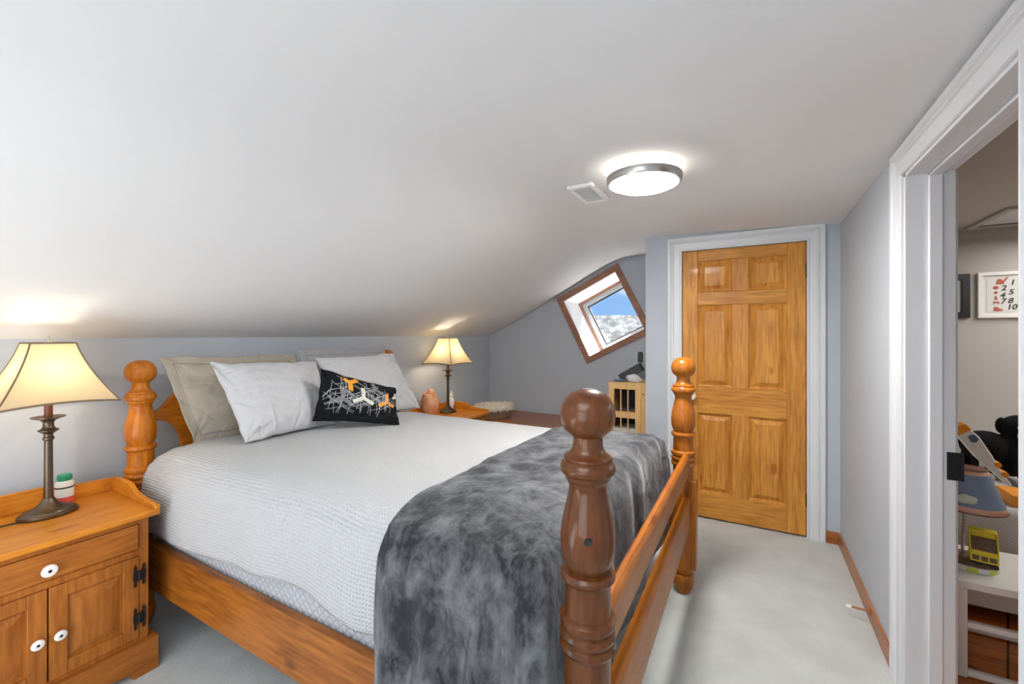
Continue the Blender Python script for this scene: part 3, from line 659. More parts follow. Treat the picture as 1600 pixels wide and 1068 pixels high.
thr = cloth('throw_blanket', yt, lambda y: (.20+.02*math.sin(y*12), .45), .016, 'velvet', wob_t, .008, n=200, bulgef=lambda y: .022, xo=.880)
tag(thr, 'dark grey crushed velvet throw draped across the foot of the bed', 'blanket'); recentre(thr)

# ---------------------------------------------------------------- pillows
def pillow(name, TL, TR, BR, BL, thick, m, label, cat_, group=None, flange=0, seed=0, n=90, prints=None, pinch=.05, mats=None, earamp=0):
    TL, TR, BR, BL = (Vector(q) for q in (TL, TR, BR, BL))
    nrm = (TR-TL).cross(BL-TL).normalized()
    if nrm.y > 0: nrm = -nrm           # towards the camera side
    rc = random.Random(seed*7+1); asp = (TR-TL).length/max(.01, (BL-TL).length); cre = []
    for k in range(26):
        e_ = rc.random()
        if e_ < .5: q0 = (rc.choice([0, 1]), rc.random()); base = 0 if q0[0] == 0 else PI
        else: q0 = (rc.random(), rc.choice([0, 1, 1])); base = PI/2 if q0[1] == 0 else -PI/2
        if rc.random() < .4: q0 = (rc.choice([0, 1]), rc.choice([0, 1])); base = math.atan2(.5-q0[1], (.5-q0[0])*asp)
        cre.append((q0[0]*asp, q0[1], base+rc.uniform(-.9, .9), rc.uniform(.18, .5), rc.uniform(.010, .022), rc.uniform(.010, .024)*rc.choice([1, -1, -1])))
    def crease(u, v):
        t_ = 0
        for x0, y0, a, l_, w_, am in cre:
            dx, dy = u*asp-x0, v-y0; al = dx*math.cos(a)+dy*math.sin(a); pe = -dx*math.sin(a)+dy*math.cos(a)-.12*al*al
            if -.02 < al < l_: t_ += am*math.exp(-(pe/w_)**2)*(1-al/l_)*min(1, (al+.02)*12)
        return t_
    def surf(u, v, side):
        # u,v in 0..1 ; pinched outline
        uu, vv = 2*u-1, 2*v-1
        fu = 1-pinch*(1-vv*vv)*abs(uu)**3; fv = 1-pinch*1.3*(1-uu*uu)*abs(vv)**3
        U, V = (uu*fu+1)/2+.012*noise.noise(Vector((vv*3.1, seed, uu*2)))*abs(uu)**2, (vv*fv+1)/2+.022*noise.noise(Vector((uu*3.7, seed+5, vv*2)))*abs(vv)**2
        p = (TL*(1-U)+TR*U)*(1-V)+(BL*(1-U)+BR*U)*V
        au, av = abs(uu), abs(vv)
        if flange:
            g = flange; au = min(1, au/(1-g)); av = min(1, av/(1-g*1.4))
        h = (max(0, 1-au**2.4)**.62)*(max(0, 1-av**2.4)**.62)
        wr = noise.noise(Vector((u*4+seed, v*3, seed)))*.016-abs(noise.noise(Vector((u*4+seed+v*3, v*8-u*2, seed+4))))*.022*(max(au, av)**2+.25)-abs(noise.noise(Vector((u*11+v*4, v*5+seed, seed+8))))*.010*max(au, av)
        edge = 1-max(au, av)**6
        if side > 0: p = p+nrm*crease(u, v)*(1-max(au, av)**8*.7)
        p = p+nrm*(side*thick/2*h+wr*edge*(1 if side > 0 else .3)+side*.0025*(1 if flange else .3))
        p = p+nrm*noise.noise(Vector((uu*2.1+seed, vv*2.1, 9)))*.012*max(au, av)**4
        return p
    bm = nb(); F_ = [[bm.verts.new(surf(i/n, j/n, 1)) for i in range(n+1)] for j in range(n+1)]
    B_ = [[(F_[j][i] if (i in (0, n) or j in (0, n)) else bm.verts.new(surf(i/n, j/n, -1))) for i in range(n+1)] for j in range(n+1)]
    for G in (F_, B_):
        for j in range(n):
            for i in range(n):
                try: bm.faces.new((G[j][i], G[j][i+1], G[j+1][i+1], G[j+1][i]))
                except ValueError: pass
    bmesh.ops.recalc_face_normals(bm, faces=bm.faces)
    ml = [m]
    if flange:   # stitched seam line
        ml.append('print_grey')
    if prints:
        ml += mats
        for mi, w_, pts in prints:
            # strip along pts in (u,v)
            dense = []
            for a, b_ in zip(pts, pts[1:]):
                k_ = max(1, int(math.dist(a, b_)/.02))
                dense += [(a[0]+(b_[0]-a[0])*q_/k_, a[1]+(b_[1]-a[1])*q_/k_) for q_ in range(k_)]
            dense.append(pts[-1]); prev = None
            for i_, p in enumerate(dense):
                a = dense[max(0, i_-1)]; b_ = dense[min(len(dense)-1, i_+1)]
                dx, dy = (b_[0]-a[0])*1.45, b_[1]-a[1]; l_ = math.hypot(dx, dy) or 1; nx_, ny_ = -dy/l_*w_/1.45, dx/l_*w_
                cur = [bm.verts.new(surf(min(.995, max(.005, p[0]+s_*nx_)), min(.995, max(.005, p[1]+s_*ny_)), 1)+nrm*(.0012+.0004*mi)) for s_ in (-1, 1)]
                if prev: f_ = bm.faces.new((prev[0], prev[1], cur[1], cur[0])); f_.material_index = mi
                prev = cur
    o = obj(name, bm, ml, fix=False, smooth=0)
    for p in o.data.polygons: p.use_smooth = True
    if flange:
        seam = nb(); g = flange*.98
        loop = []
        for k in range(160):
            t_ = k/160*4; s_ = int(t_); r_ = t_-s_; a, b_ = g/2, 1-g/2; c_, d_ = g*.7, 1-g*.7
            loop.append([(a+(b_-a)*r_, c_), (b_, c_+(d_-c_)*r_), (b_-(b_-a)*r_, d_), (a, d_-(d_-c_)*r_)][s_])
        tube(seam, [surf(u, v, 1)+nrm*.0012 for u, v in loop], .0013, 6, closed=True)
        so = obj('seam', seam, 'print_grey'); 
        so.parent = o
    tag(o, label, cat_, group)
    return o
pg = 'bed pillows against the headboard'
pillow('pillow_sham', (.955, 2.475, 1.262), (1.665, 2.48, 1.245), (1.65, 2.37, .81), (1.05, 2.36, .838), .12, 'pillow_beige', 'taupe-grey pillow sham with stitched flange leaning on the left of the headboard', 'pillow', pg, flange=.13, seed=1, pinch=.02)
pillow('pillow_sham', (1.675, 2.48, 1.275), (2.40, 2.475, 1.270), (2.36, 2.37, .838), (1.70, 2.37, .838), .12, 'pillow_grey', 'grey pillow sham standing at the back right in front of the far bed post', 'pillow', pg, flange=.13, seed=5, pinch=.02)
pillow('bed_pillow', (1.085, 2.28, 1.235), (1.68, 2.31, 1.21), (1.66, 2.10, .848), (1.145, 2.09, .852), .17, 'pillow_light', 'pale grey pillow on the left, between the taupe sham and the black cushion', 'pillow', pg, seed=9, pinch=.045)
pillow('bed_pillow', (1.69, 2.33, 1.225), (2.30, 2.29, 1.235), (2.36, 2.08, .84), (1.73, 2.12, .84), .17, 'pillow_light', 'pale grey pillow on the right, partly hidden behind the black cushion', 'pillow', pg, seed=14, pinch=.045)
# printed cushion
pr = []
def Y3(mi, c, s, rot, w_):
    for k in range(3):
        a = rot+k*2*PI/3; pr.append((mi, w_, [c, (c[0]+s*math.cos(a)/1.45, c[1]+s*math.sin(a))]))
rnd = random.Random(3)
for c in ((.18, .45), (.38, .50), (.25, .60), (.70, .36), (.83, .42), (.28, .22), (.52, .2), (.62, .50)):
    for k in range(9):
        a = rnd.choice([PI/2, PI/2, PI/6, -PI/6, 5*PI/6])+rnd.uniform(-.08, .08); o_ = rnd.uniform(-.09, .09); l_ = rnd.uniform(.16, .30)
        cx, cy = c[0]+o_*math.sin(a), c[1]-o_*math.cos(a)
        p0 = (cx-l_*math.cos(a)/1.45, cy-l_*math.sin(a)); p1 = (cx+l_*math.cos(a)/1.45, cy+l_*math.sin(a))
        bend = rnd.uniform(-.03, .03); mid = ((p0[0]+p1[0])/2+bend, (p0[1]+p1[1])/2+bend)
        cl3 = lambda q: (min(.97, max(.03, q[0])), min(.80, max(.05, q[1])))
        pr.append((1, .0028, [cl3(p0), cl3(mid), cl3(p1)]))
Y3(3, (.24, .48), .20, -PI/2, .034); Y3(3, (.64, .16), .15, -PI/2, .032); Y3(2, (.33, .12), .17, PI/2, .036); Y3(4, (.48, .40), .21, -PI/2, .037); Y3(2, (.80, .42), .20, -PI/2, .034)
Y3(4, (.95, .26), .09, -PI/2, .025)
pillow('throw_cushion', (1.505, 2.03, 1.190), (1.965, 1.93, 1.035), (1.83, 1.765, .842), (1.475, 2.06, .905), .13, 'cushion_black', 'black cushion printed with orange, cream and grey three-armed shapes', 'cushion', None, seed=21, pinch=.06, prints=pr, mats=['print_line', 'print_orange', 'print_grey', 'print_cream'])

# ================================================================ NIGHTSTANDS
def nightstand(cx, label):
    t = thing('nightstand', label, 'nightstand', (cx, 2.60, 0), 0, 'pine nightstands beside the bed')
    F = Fr((0, -.444, 0), (1, 0, 0), (0, 0, 1), (0, -1, 0))
    bm = nb(); box(bm, -.288, -.270, -.424, -.005, .1, .626); box(bm, .270, .288, -.424, -.005, .1, .626); box(bm, -.27, .27, -.02, -.005, .1, .626); box(bm, -.27, .27, -.43, -.02, .12, .135)
    # face frame
    for q in ((-.288, -.256, .1, .626), (.256, .288, .1, .626), (-.256, .256, .607, .626), (-.256, .256, .478, .504), (-.256, .256, .13, .150)): fbox(bm, F, q[0], q[1], q[2], q[3], -.02, .0)
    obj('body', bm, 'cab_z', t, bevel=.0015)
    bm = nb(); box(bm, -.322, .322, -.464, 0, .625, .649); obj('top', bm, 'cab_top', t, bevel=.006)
    pl = cat([(-.314, .0), (-.235, .0), (-.225, .018), (-.205, .028), (-.17, .032), (-.15, .045), (-.12, .05), (-.08, .046)], 3) + [(-.06, .046), (.06, .046)] + [(-a, b_) for a, b_ in cat([(-.314, .0), (-.235, .0), (-.225, .018), (-.205, .028), (-.17, .032), (-.15, .045), (-.12, .05), (-.08, .046)], 3)[::-1]]
    bm = nb(); prism(bm, pl+[(.314, .134), (-.314, .134)], 'y', -.468, -.446); box(bm, .29, .314, -.446, 0, 0, .134); box(bm, -.314, -.29, -.446, 0, 0, .134); obj('plinth', bm, 'cab_x', t, bevel=.003, smooth=30)
    bk = [(-.322, .649), (.322, .649), (.322, .705), (.18, .712), (.14, .722), (.08, .730), (-.08, .730), (-.14, .722), (-.18, .712), (-.322, .705)]
    bm = nb(); prism(bm, bk, 'y', -.018, 0); obj('back_gallery', bm, 'cab_top', t, bevel=.002)
    sd = [(-.018, .649), (-.018, .712), (-.10, .718), (-.19, .716)] + [(-.22, .708), (-.26, .688), (-.30, .680), (-.36, .673), (-.464, .667), (-.464, .649)]
    for x0, x1 in ((-.322, -.304), (.304, .322)):
        bm = nb(); prism(bm, sd, 'x', x0, x1); obj('side_gallery', bm, 'cab_top', t, bevel=.003, smooth=30)
    bm = nb(); fbox(bm, F, -.254, .254, .506, .605, -.015, .006); dw = obj('drawer', bm, 'cab_x', t, bevel=.004)
    def knob(par, x, z, r, base):
        bm = nb(); y = -.444-base; lathe(bm, [(r*.45, y), (r*.4, y-.008), (r*.9, y-.011), (r, y-.015), (r*.9, y-.019), (r*.5, y-.022), (r*.3, y-.021)], x, z, 28, ax='y'); k_ = obj('knob', bm, 'ceramic', par)
        k_['label'] = 'white ceramic knob'
        bm = nb(); lathe(bm, [(r*.26, y-.0205), (r*.2, y-.0235)], x, z, 12, ax='y'); obj('knob_screw', bm, 'black_iron', k_ if par is t else par)
    knob(dw, 0, .545, .0215, .006)
    for s_ in (-1, 1):
        a, b_ = (.002, .254) if s_ > 0 else (-.254, -.002)
        bm = nb()
        fbox(bm, F, a, a+.048, .150, .477, -.012, .006); fbox(bm, F, b_-.048, b_, .150, .477, -.012, .006)
        fbox(bm, F, a+.048, b_-.048, .150, .197, -.012, .0055); fbox(bm, F, a+.048, b_-.048, .430, .477, -.012, .0055)
        d_ = obj('door', bm, 'cab_z', t, bevel=.002)
        bm = nb(); raised(bm, F, a+.048, b_-.048, .197, .430, -.010, [(0, -.004), (.008, -.004), (.034, .005), (.036, .0055)]); obj('door_panel', bm, 'cab_z', d_, smooth=15)
        knob(d_, s_*.028, .303, .0175, .006)
        for z in (.401, .230):
            bm = nb(); x = s_*.256
            for sg in (-1, 1):
                pts = [(sg*.004, -.016), (sg*.010, -.028), (sg*.008, -.034), (sg*.014, -.046), (sg*.019, -.034), (sg*.017, -.026), (sg*.020, -.01), (sg*.020, .01), (sg*.017, .026), (sg*.019, .034), (sg*.014, .046), (sg*.008, .034), (sg*.010, .028), (sg*.004, .016)]
                prism(bm, [(x+p[0], z+p[1]) for p in pts], 'y', -.4535, -.450)
            lathe(bm, [(.005, z-.018), (.005, z+.018)], x, -.453, 12); obj('hinge', bm, 'black_iron', d_, smooth=20)
    return t
nightstand(.510, 'honey pine nightstand with white knobs on the near left side of the bed')
nightstand(3.055, 'pine nightstand with low gallery on the far side of the bed by the corner')
ZT = .6505
# ================================================================ LAMPS
def lamp(x, y, label, energy):
    t = thing('table_lamp', label, 'lamp', (x, y, ZT), 0, 'bronze table lamps on the nightstands')
    bm = nb(); lathe(bm, [(.086, 0), (.088, .004), (.086, .012), (.078, .016), (.076, .020), (.060, .025), (.042, .033), (.028, .045), (.020, .060), (.016, .066)], seg=48, sx=1.0, sy=.82); obj('lamp_base', bm, 'bronze', t, smooth=40)
    bm = nb(); lathe(bm, [(.0150, .064), (.0135, .10), (.0125, .295), (.017, .300), (.017, .308), (.0135, .312), (.014, .322), (.021, .328), (.0305, .335), (.0305, .338), (.021, .343), (.0165, .352), (.016, .368), (.022, .376), (.038, .383), (.050, .388), (.050, .391), (.020, .386)], seg=40); obj('lamp_column', bm, 'bronze', t, smooth=40)
    bm = nb(); lathe(bm, [(.0125, .386), (.0125, .47)], seg=20); obj('lamp_stem', bm, 'bronze_wood', t)
    def half(q): return .064+(.168-.064)*(q**1.75*.55+q*.45)
    z0, z1 = .685, .447
    n = 18; m_ = 16; bm = nb(); rows = []
    def ringp(q, h_):
        out = []; zz = z0+(z1-z0)*q
        for s_ in range(4):
            for k in range(m_):
                r_ = k/m_*2-1; sag = .012*(1-r_*r_)*q*q
                a = h_*(1-.06*(1-r_*r_)*(1-(2*q-1)**2)*.5)
                p = [(r_*h_, -a), (a, r_*h_), (-r_*h_, a), (-a, -r_*h_)][s_]
                out.append((p[0], p[1], zz+sag))
        return out
    for i in range(n+1): rows.append([bm.verts.new(p) for p in ringp(i/n, half(i/n))])
    nn = 4*m_
    for a, b_ in zip(rows, rows[1:]):
        for k in range(nn): bm.faces.new((a[k], a[(k+1) % nn], b_[(k+1) % nn], b_[k]))
    sh = obj('lamp_shade', bm, 'lamp_linen', t, smooth=40)
    bm = nb()
    for q, r_ in ((0, .0035), (1, .004)): tube(bm, ringp(q, half(q)), r_, 8, closed=True)
    for sx in (-1, 1):
        for sy in (-1, 1): tube(bm, [(sx*half(i/n), sy*half(i/n), z0+(z1-z0)*i/n) for i in range(n+1)], .0028, 8)
    obj('shade_piping', bm, 'piping', sh)
    bm = nb(); lathe(bm, [(.004, .687), (.004, .694), (.006, .697), (.004, .706), (.001, .712)], seg=12)
    for sg in (-1, 1): tube(bm, [(0, 0, .688), (sg*.06, 0, .683)], .0015, 6)
    tube(bm, [(.012*0, 0, .47), (0, 0, .688)], .002, 6); obj('finial', bm, 'steel', t)
    light('bulb', 'POINT', (x, y, ZT+.545), energy, (1, .86, .62), size=.05)
    return t
lp = lamp(.583, 2.455, 'bronze table lamp with square cream bell shade on the near nightstand, at the left edge', .95)
lamp(3.17, 2.46, 'smaller-looking bronze table lamp with cream bell shade by the far wall corner', 1.35)
bm = nb(); tube(bm, cat([(.51, 2.43, ZT+.004), (.42, 2.44, ZT+.006), (.33, 2.50, ZT+.004), (.22, 2.55, ZT+.004)], 6), .003, 8); tag(recentre(obj('lamp_cord', bm, 'black_plastic')), 'thin dark electric cord lying on the near nightstand top', 'cord')
bt = thing('supplement_bottle', 'clear bottle of red gummies with green cap behind the near lamp', 'bottle', (.652, 2.545, ZT))
bm = nb(); lathe(bm, [(.026, 0), (.029, .004), (.029, .085), (.026, .094), (.020, .100), (.020, .104)], seg=30); obj('bottle_body', bm, 'gummy', bt)
bm = nb(); lathe(bm, [(.0297, .034), (.0297, .086), (.027, .0945), (.021, .101)], seg=30, caps=False); obj('bottle_label', bm, 'label_white', bt)
bm = nb(); lathe(bm, [(.0300, .070), (.0300, .077)], seg=30, caps=False); obj('label_band', bm, 'ink', bt)
bm = nb(); lathe(bm, [(.023, .101), (.0235, .104), (.0235, .122), (.021, .125)], seg=30); obj('cap', bm, 'green_cap', bt, smooth=30)
# salt rock lamp
bm = nb(); vs = ball(bm, (0, 0, 0), 1, sub=4)
for v in bm.verts:
    c_ = v.co.copy(); r_ = 1+.12*noise.noise(c_*1.3+Vector((3, 1, 0)))+.05*noise.noise(c_*4)
    v.co = Vector((c_.x*.088*r_, c_.y*.07*r_, max(0, (c_.z*.5+.5)*.235*r_-.008)))
    if c_.z > .2: v.co.x *= 1-.35*(c_.z-.2)
o = obj('salt_rock_lamp', bm, 'salt_rock', smooth=25); o.location = (2.925, 2.47, ZT); tag(o, 'orange-pink salt rock lamp on the far nightstand', 'salt lamp')
# white figurine
bm = nb(); lathe(bm, [(.028, 0), (.032, .006), (.026, .02), (.034, .04), (.038, .065), (.034, .09), (.024, .105), (.016, .115)], seg=28); ball(bm, (.004, -.004, .128), .022); ball(bm, (.01, 0, .155), .011, (1, 1, 1.6)); 
o = obj('figurine', bm, 'ceramic', smooth=60); o.location = (3.315, 2.54, ZT); tag(o, 'small white ceramic figurine behind the stem of the far lamp', 'figurine')

# ================================================================ CHEST + BASKET + CABINET in the nook
ch = thing('blanket_chest', 'low reddish-brown chest under the tilted window', 'chest', (3.86, 1.85, 0))
bm = nb(); box(bm, -.36, .38, -.66, .78, .03, .48); obj('body', bm, 'chest_top', ch, bevel=.004)
bm = nb(); box(bm, -.385, .395, -.70, .81, .48, .505); obj('lid', bm, 'chest_top', ch, bevel=.006)
for sx in (-.34, .35):
    for sy in (-.63, .73): bm = nb(); box(bm, sx-.02, sx+.02, sy-.02, sy+.02, 0, .03); obj('foot', bm, 'chest_top', ch)
bk = thing('wicker_basket', 'oval wicker basket with cream cloth liner on the low chest', 'basket', (3.81, 2.345, .508), math.radians(-38)); bk.scale = (1, 1, 1.25)
bm = nb(); lathe(bm, [(.15, 0), (.165, .03), (.185, .095), (.19, .10), (.184, .10), (.16, .03), (.14, .012)], seg=48, sx=1.12, sy=.82)
obj('basket_body', bm, 'wicker', bk, smooth=60)
bm = nb(); seg = 64; rings = []
for r_, z in ((.197, .062), (.199, .075), (.196, .100), (.189, .108), (.180, .105), (.172, .07), (.155, .025), (.02, .018)):
    rings.append([bm.verts.new((r_*1.12*math.cos(2*PI*k/seg)*(1+.012*math.sin(k*2.3)), r_*.82*math.sin(2*PI*k/seg)*(1+.012*math.cos(k*1.7)), z+.005*math.sin(k*1.9)*(1 if r_ > .17 else 0))) for k in range(seg)])
for a, b_ in zip(rings, rings[1:]):
    for k in range(seg): bm.faces.new((a[k], a[(k+1) % seg], b_[(k+1) % seg], b_[k]))
obj('liner', bm, 'basket_liner', bk, smooth=80)
bm = nb(); ball(bm, (0, -.170, .075), .016, (1, .6, 1.2))
for s_ in (-1, 1): ball(bm, (s_*.028, -.172, .085), .020, (1.2, .5, .8)); None
obj('liner_bow', bm, 'basket_liner', bk)

cb = thing('slatted_cabinet', 'pale pine cabinet with slatted openings in the nook beside the door wall', 'cabinet', (3.65, .92, 0))
# faces -X ; local y from -.17 (stub side) to +.165
bm = nb()
for y0, y1, z0, z1 in ((.115, .163, 0, .945), (-.112, -.064, 0, .945)): box(bm, 0, .022, y0, y1, z0, z1)
for z0, z1 in ((.900, .945), (.655, .708), (.40, .45), (.12, .17), (.0, .05)): box(bm, 0.001, .021, -.064, .115, z0, z1)
obj('face_frame', bm, 'pine_pale', cb, bevel=.002)
bm = nb(); box(bm, .004, .022, -.175, -.113, 0, .945); obj('door_stile', bm, 'pine_pale', cb, bevel=.002)
bm = nb(); box(bm, 0, .36, -.175, .163, .945, .958); obj('top', bm, 'pine_pale', cb, bevel=.002)
bm = nb(); box(bm, .022, .36, .15, .163, 0, .945); obj('side_panel', bm, 'pine_pale', cb)
bm = nb(); box(bm, .022, .36, -.175, -.165, 0, .945); obj('side_panel', bm, 'pine_pale', cb)
bm = nb(); box(bm, .35, .36, -.165, .15, 0, .945); obj('back_panel', bm, 'dark_grey', cb)
for z in (.66, .42, .14): bm = nb(); box(bm, .024, .35, -.165, .15, z, z+.012); obj('shelf', bm, 'pine_pale', cb)
for y in (.058, -.003):
    for z0, z1 in ((.708, .900), (.45, .655), (.17, .40)): bm = nb(); box(bm, .005, .015, y-.005, y+.005, z0, z1); obj('slat', bm, 'pine_pale', cb)
bm = nb(); box(bm, -.012, .0045, -.135, -.128, .865, .875); obj('latch', bm, 'black_iron', cb)
for k, (z, h_, mm_, lb, y0) in enumerate(((.672, .035, 'rust', 'rust-coloured flat box low on the upper shelf of the slatted cabinet', -.14), (.707, .02, 'dark_grey', 'dark folded cloth on top of the flat box inside the slatted cabinet', -.13), (.432, .12, 'cloth_white', 'pale folded fabric on the middle shelf of the slatted cabinet', -.10))):
    bm = nb(); box(bm, .05, .30, y0, y0+.24, z, z+h_); tag(recentre(obj('storage_box' if k == 0 else 'folded_cloth', bm, mm_, bevel=.008, loc=None)), lb, 'box' if k == 0 else 'cloth')
    o = C.objects[-1] if False else bpy.data.objects[('storage_box' if k == 0 else ('folded_cloth' if k == 1 else 'folded_cloth.001'))]
    o.location = Vector(o.location)+Vector((3.65, .92, 0))
# things on the cabinet
bm = nb(); FB = Fr((3.80, .905, 1.045), Vector((0, -.855, .518)).normalized(), (0, .518, .855), (-1, 0, 0))
fbox(bm, FB, -.125, .085, -.036, .036, -.04, .05)
fbx = tag(recentre(obj('black_box', bm, 'dark_grey', bevel=.003)), 'flat black box propped at a slant on the pine cabinet', 'box')
bm = nb(); lathe(bm, [(.022, 0), (.023, .005), (.023, .065), (.02, .07), (.02, .088), (.017, .092)], seg=24); o = obj('dark_jar', bm, 'dark_grey', smooth=30); o.location = (3.80, .845, 1.125); tag(o, 'small dark jar standing at the top of the slanted black box', 'jar')
bm = nb(); ball(bm, (0, 0, 0), .05, sub=3)
for v in bm.verts: v.co = Vector((v.co.x*.8, v.co.y*1.3, v.co.z*.7+.03))*(1+.5*noise.noise(v.co*22)); v.co.z = max(v.co.z, .0)
o = obj('crumpled_bag', bm, 'cloth_white', smooth=0); o.location = (3.705, .875, .959); tag(o, 'crumpled pale plastic bag on the pine cabinet', 'bag')
bm = nb(); ball(bm, (0, 0, 0), .04, sub=3)
for v in bm.verts: v.co = Vector((v.co.x*.9, v.co.y*1.5, (v.co.z+.04)*.28))*(1+.3*noise.noise(v.co*25)); v.co.z = max(0, v.co.z)
o = obj('blue_cloth', bm, 'blue_cloth', smooth=0); o.location = (3.71, 1.0, .959); tag(o, 'blue cloth scrap at the left front of the pine cabinet top', 'cloth')

# ================================================================ NURSERY THINGS
tb = thing('side_table', 'low white side table with square legs in the nursery', 'table', (2.37, -.735, 0))
bm = nb(); box(bm, 0, .40, -.50, .015, .355, .386); obj('tabletop', bm, 'white_plastic', tb, bevel=.004)
for x in (0.004, .366):
    for y in (-.018, -.497): bm = nb(); box(bm, x, x+.03, y, y+.03, 0, .355); obj('leg', bm, 'white_plastic', tb, bevel=.002)
for x in (.006, .37):
    for z in (.006, .20): bm = nb(); box(bm, x, x+.022, -.467, -.018, z, z+.022); obj('rail', bm, 'white_plastic', tb, bevel=.002)
for z in (.0, .20): 
    for y in (-.014, -.493): bm = nb(); box(bm, .034, .366, y, y+.02, z+.006, z+.026); obj('rail', bm, 'white_plastic', tb, bevel=.002)
nl = thing('nursery_lamp', 'childs table lamp with blue cloud shade and construction scene base', 'lamp', (2.555, -.815, .387))
bm = nb(); lathe(bm, [(.088, 0), (.088, .018), (.084, .020)], seg=48); ob = obj('lamp_base', bm, ['white_plastic', 'lime'], nl, smooth=30)
for p in ob.data.polygons:
    a = math.atan2(p.center.y, p.center.x)
    if abs(p.normal.z) < .5 and int((a+PI)/(2*PI)*16) % 2: p.material_index = 1
bm = nb(); ball(bm, (0, 0, .02), .084, (1, 1, .22), 4)
for v in bm.verts: v.co.z = max(.0195, v.co.z+.010*noise.noise(v.co*40))
obj('ground', bm, 'gravel', nl)
bm = nb(); tube(bm, [(0, .022, .03), (0, .012, .36)], .0055, 10); obj('lamp_pole', bm, 'steel', nl)
bm = nb(); lathe(bm, [(.112, .246), (.105, .268), (.0605, .393), (.054, .412)], seg=48, caps=False); sh = obj('lamp_shade', bm, ['toy_blue', 'peach'], nl, solid=.002, smooth=60)
for p in sh.data.polygons:
    if p.center.z < .262 or p.center.z > .395: p.material_index = 1
for z, r_ in ((.246, .1125), (.412, .0545)): bm = nb(); tube(bm, [(r_*math.cos(a*PI/24), r_*math.sin(a*PI/24), z) for a in range(48)], .0025, 6, closed=True); obj('shade_rim', bm, 'bronze_wood', sh)
# cloud applique on the side of the shade facing the doorway
bm = nb(); base_a = math.atan2(.815, -2.555)
def onshade(a, z, k=.0035):
    r_ = interp([(.246, .112), (.268, .105), (.393, .0605), (.412, .054)], z)+k; return (r_*math.cos(a), r_*math.sin(a), z)
outl = []
for k in range(48):
    q = 2*PI*k/48; rr_ = 1+.16*abs(math.sin(q*2.5+.4)); outl.append(onshade(base_a-.10+.32*rr_*math.cos(q), .300+.016*rr_*math.sin(q)))
cv_ = bm.verts.new(onshade(base_a-.10, .300)); ov = [bm.verts.new(p) for p in outl]
for k in range(48): bm.faces.new((cv_, ov[k], ov[(k+1) % 48]))
obj('cloud_patch', bm, 'cloud', sh, solid=.001)
tk = thing('toy_dump_truck', 'yellow toy dump truck loaded with gravel on the nursery lamp base', 'toy truck', (2.508, -.842, .418), math.radians(-102))
bm = nb(); box(bm, -.036, .036, -.022, .022, .0, .012); obj('chassis', bm, 'black_plastic', tk)
bm = nb(); box(bm, -.041, .041, -.028, .028, .012, .046)
for x0, x1 in ((-.041, -.037), (.037, .041)): prism(bm, [(-.028, .046), (.028, .046), (.034, .130), (.020, .134), (.004, .128), (-.024, .060)], 'x', x0, x1)
prism(bm, [(.022, .046), (.028, .046), (.034, .130), (.028, .134)], 'x', -.037, .037)
prism(bm, [(.034, .128), (.030, .137), (.004, .131), (.004, .126), (.026, .130)], 'x', -.041, .041)
prism(bm, [(-.028, .046), (-.024, .046), (-.022, .058), (-.026, .058)], 'x', -.037, .037); obj('dump_body', bm, 'yellow', tk, bevel=.0015)
for x in (-.0245, 0, .0245): bm = nb(); box(bm, x-.010, x+.010, -.0292, -.027, .019, .039); obj('body_recess', bm, 'gravel', tk)
bm = nb(); prism(bm, [(-.023, .047), (.021, .047), (.024, .100), (.010, .098), (-.012, .075), (-.023, .058)], 'x', -.0365, .0365); obj('gravel_load', bm, 'gravel', tk)
for x in (-.03, .03):
    for y in (-.030, .020): bm = nb(); lathe(bm, [(.010, y), (.010, y+.009)], x, .003, 18, ax='y'); obj('wheel', bm, 'black_plastic', tk)
# child's bed with pinstripe cover
nbed = thing('child_bed', 'low white childs bed with pinstriped cover against the nursery wall', 'bed', (3.45, -1.45, 0))
bm = nb(); box(bm, -.56, .62, -.9, .74, .06, .30); obj('bed_base', bm, 'white_plastic', nbed, bevel=.006)
bm = nb(); box(bm, -.575, .63, -.92, .755, .30, .55); obj('bedspread', bm, 'pinstripe', nbed, bevel=.03)
for sx in (-.53, .59):
    for sy in (-.87, .71): bm = nb(); box(bm, sx-.02, sx+.02, sy-.02, sy+.02, 0, .06); obj('leg', bm, 'white_plastic', nbed)
# plush dog
pd = thing('plush_dog', 'black plush dog with grey paws lying on the childs bed', 'plush toy', (3.50, -1.185, .55))
bm = nb()
ball(bm, (0, .0, .17), .11, (1.1, 1.0, .82), 3); ball(bm, (-.02, -.09, .14), .09, (1.1, 1, 1.35), 3)
tube(bm, [(-.03, .05, .13), (-.08, .05, .07), (-.14, .05, .035)], .032, 12); tube(bm, [(.04, .06, .12), (.03, .075, .06), (-.02, .08, .03)], .03, 12)
tube(bm, [(-.03, -.11, .14), (-.12, -.11, .08), (-.2, -.10, .035)], .040, 12)
tube(bm, [(0, .08, .18), (.02, .12, .2), (.05, .15, .17)], .02, 10)
ball(bm, (-.01, -.135, .285), .085, (1, 1, .95), 3); ball(bm, (-.01, -.06, .30), .034, (.6, .8, 1.4), 2); ball(bm, (-.01, -.21, .30), .034, (.6, .8, 1.4), 2)
obj('dog_body', bm, 'plush_black', pd, smooth=80)
bm = nb(); ball(bm, (-.085, -.135, .262), .042, (1.1, 1, .8), 3); obj('muzzle', bm, 'plush_grey', pd)
bm = nb(); ball(bm, (-.145, .05, .03), .035, (1.3, 1, .8), 3); obj('paw', bm, 'plush_grey', pd)
bm = nb(); ball(bm, (-.205, -.10, .035), .035, (1.3, 1, .8), 3); obj('paw', bm, 'plush_grey', pd)
bm = nb(); ball(bm, (-.085, -.105, .305), .010); obj('eye', bm, 'white_plastic', pd)
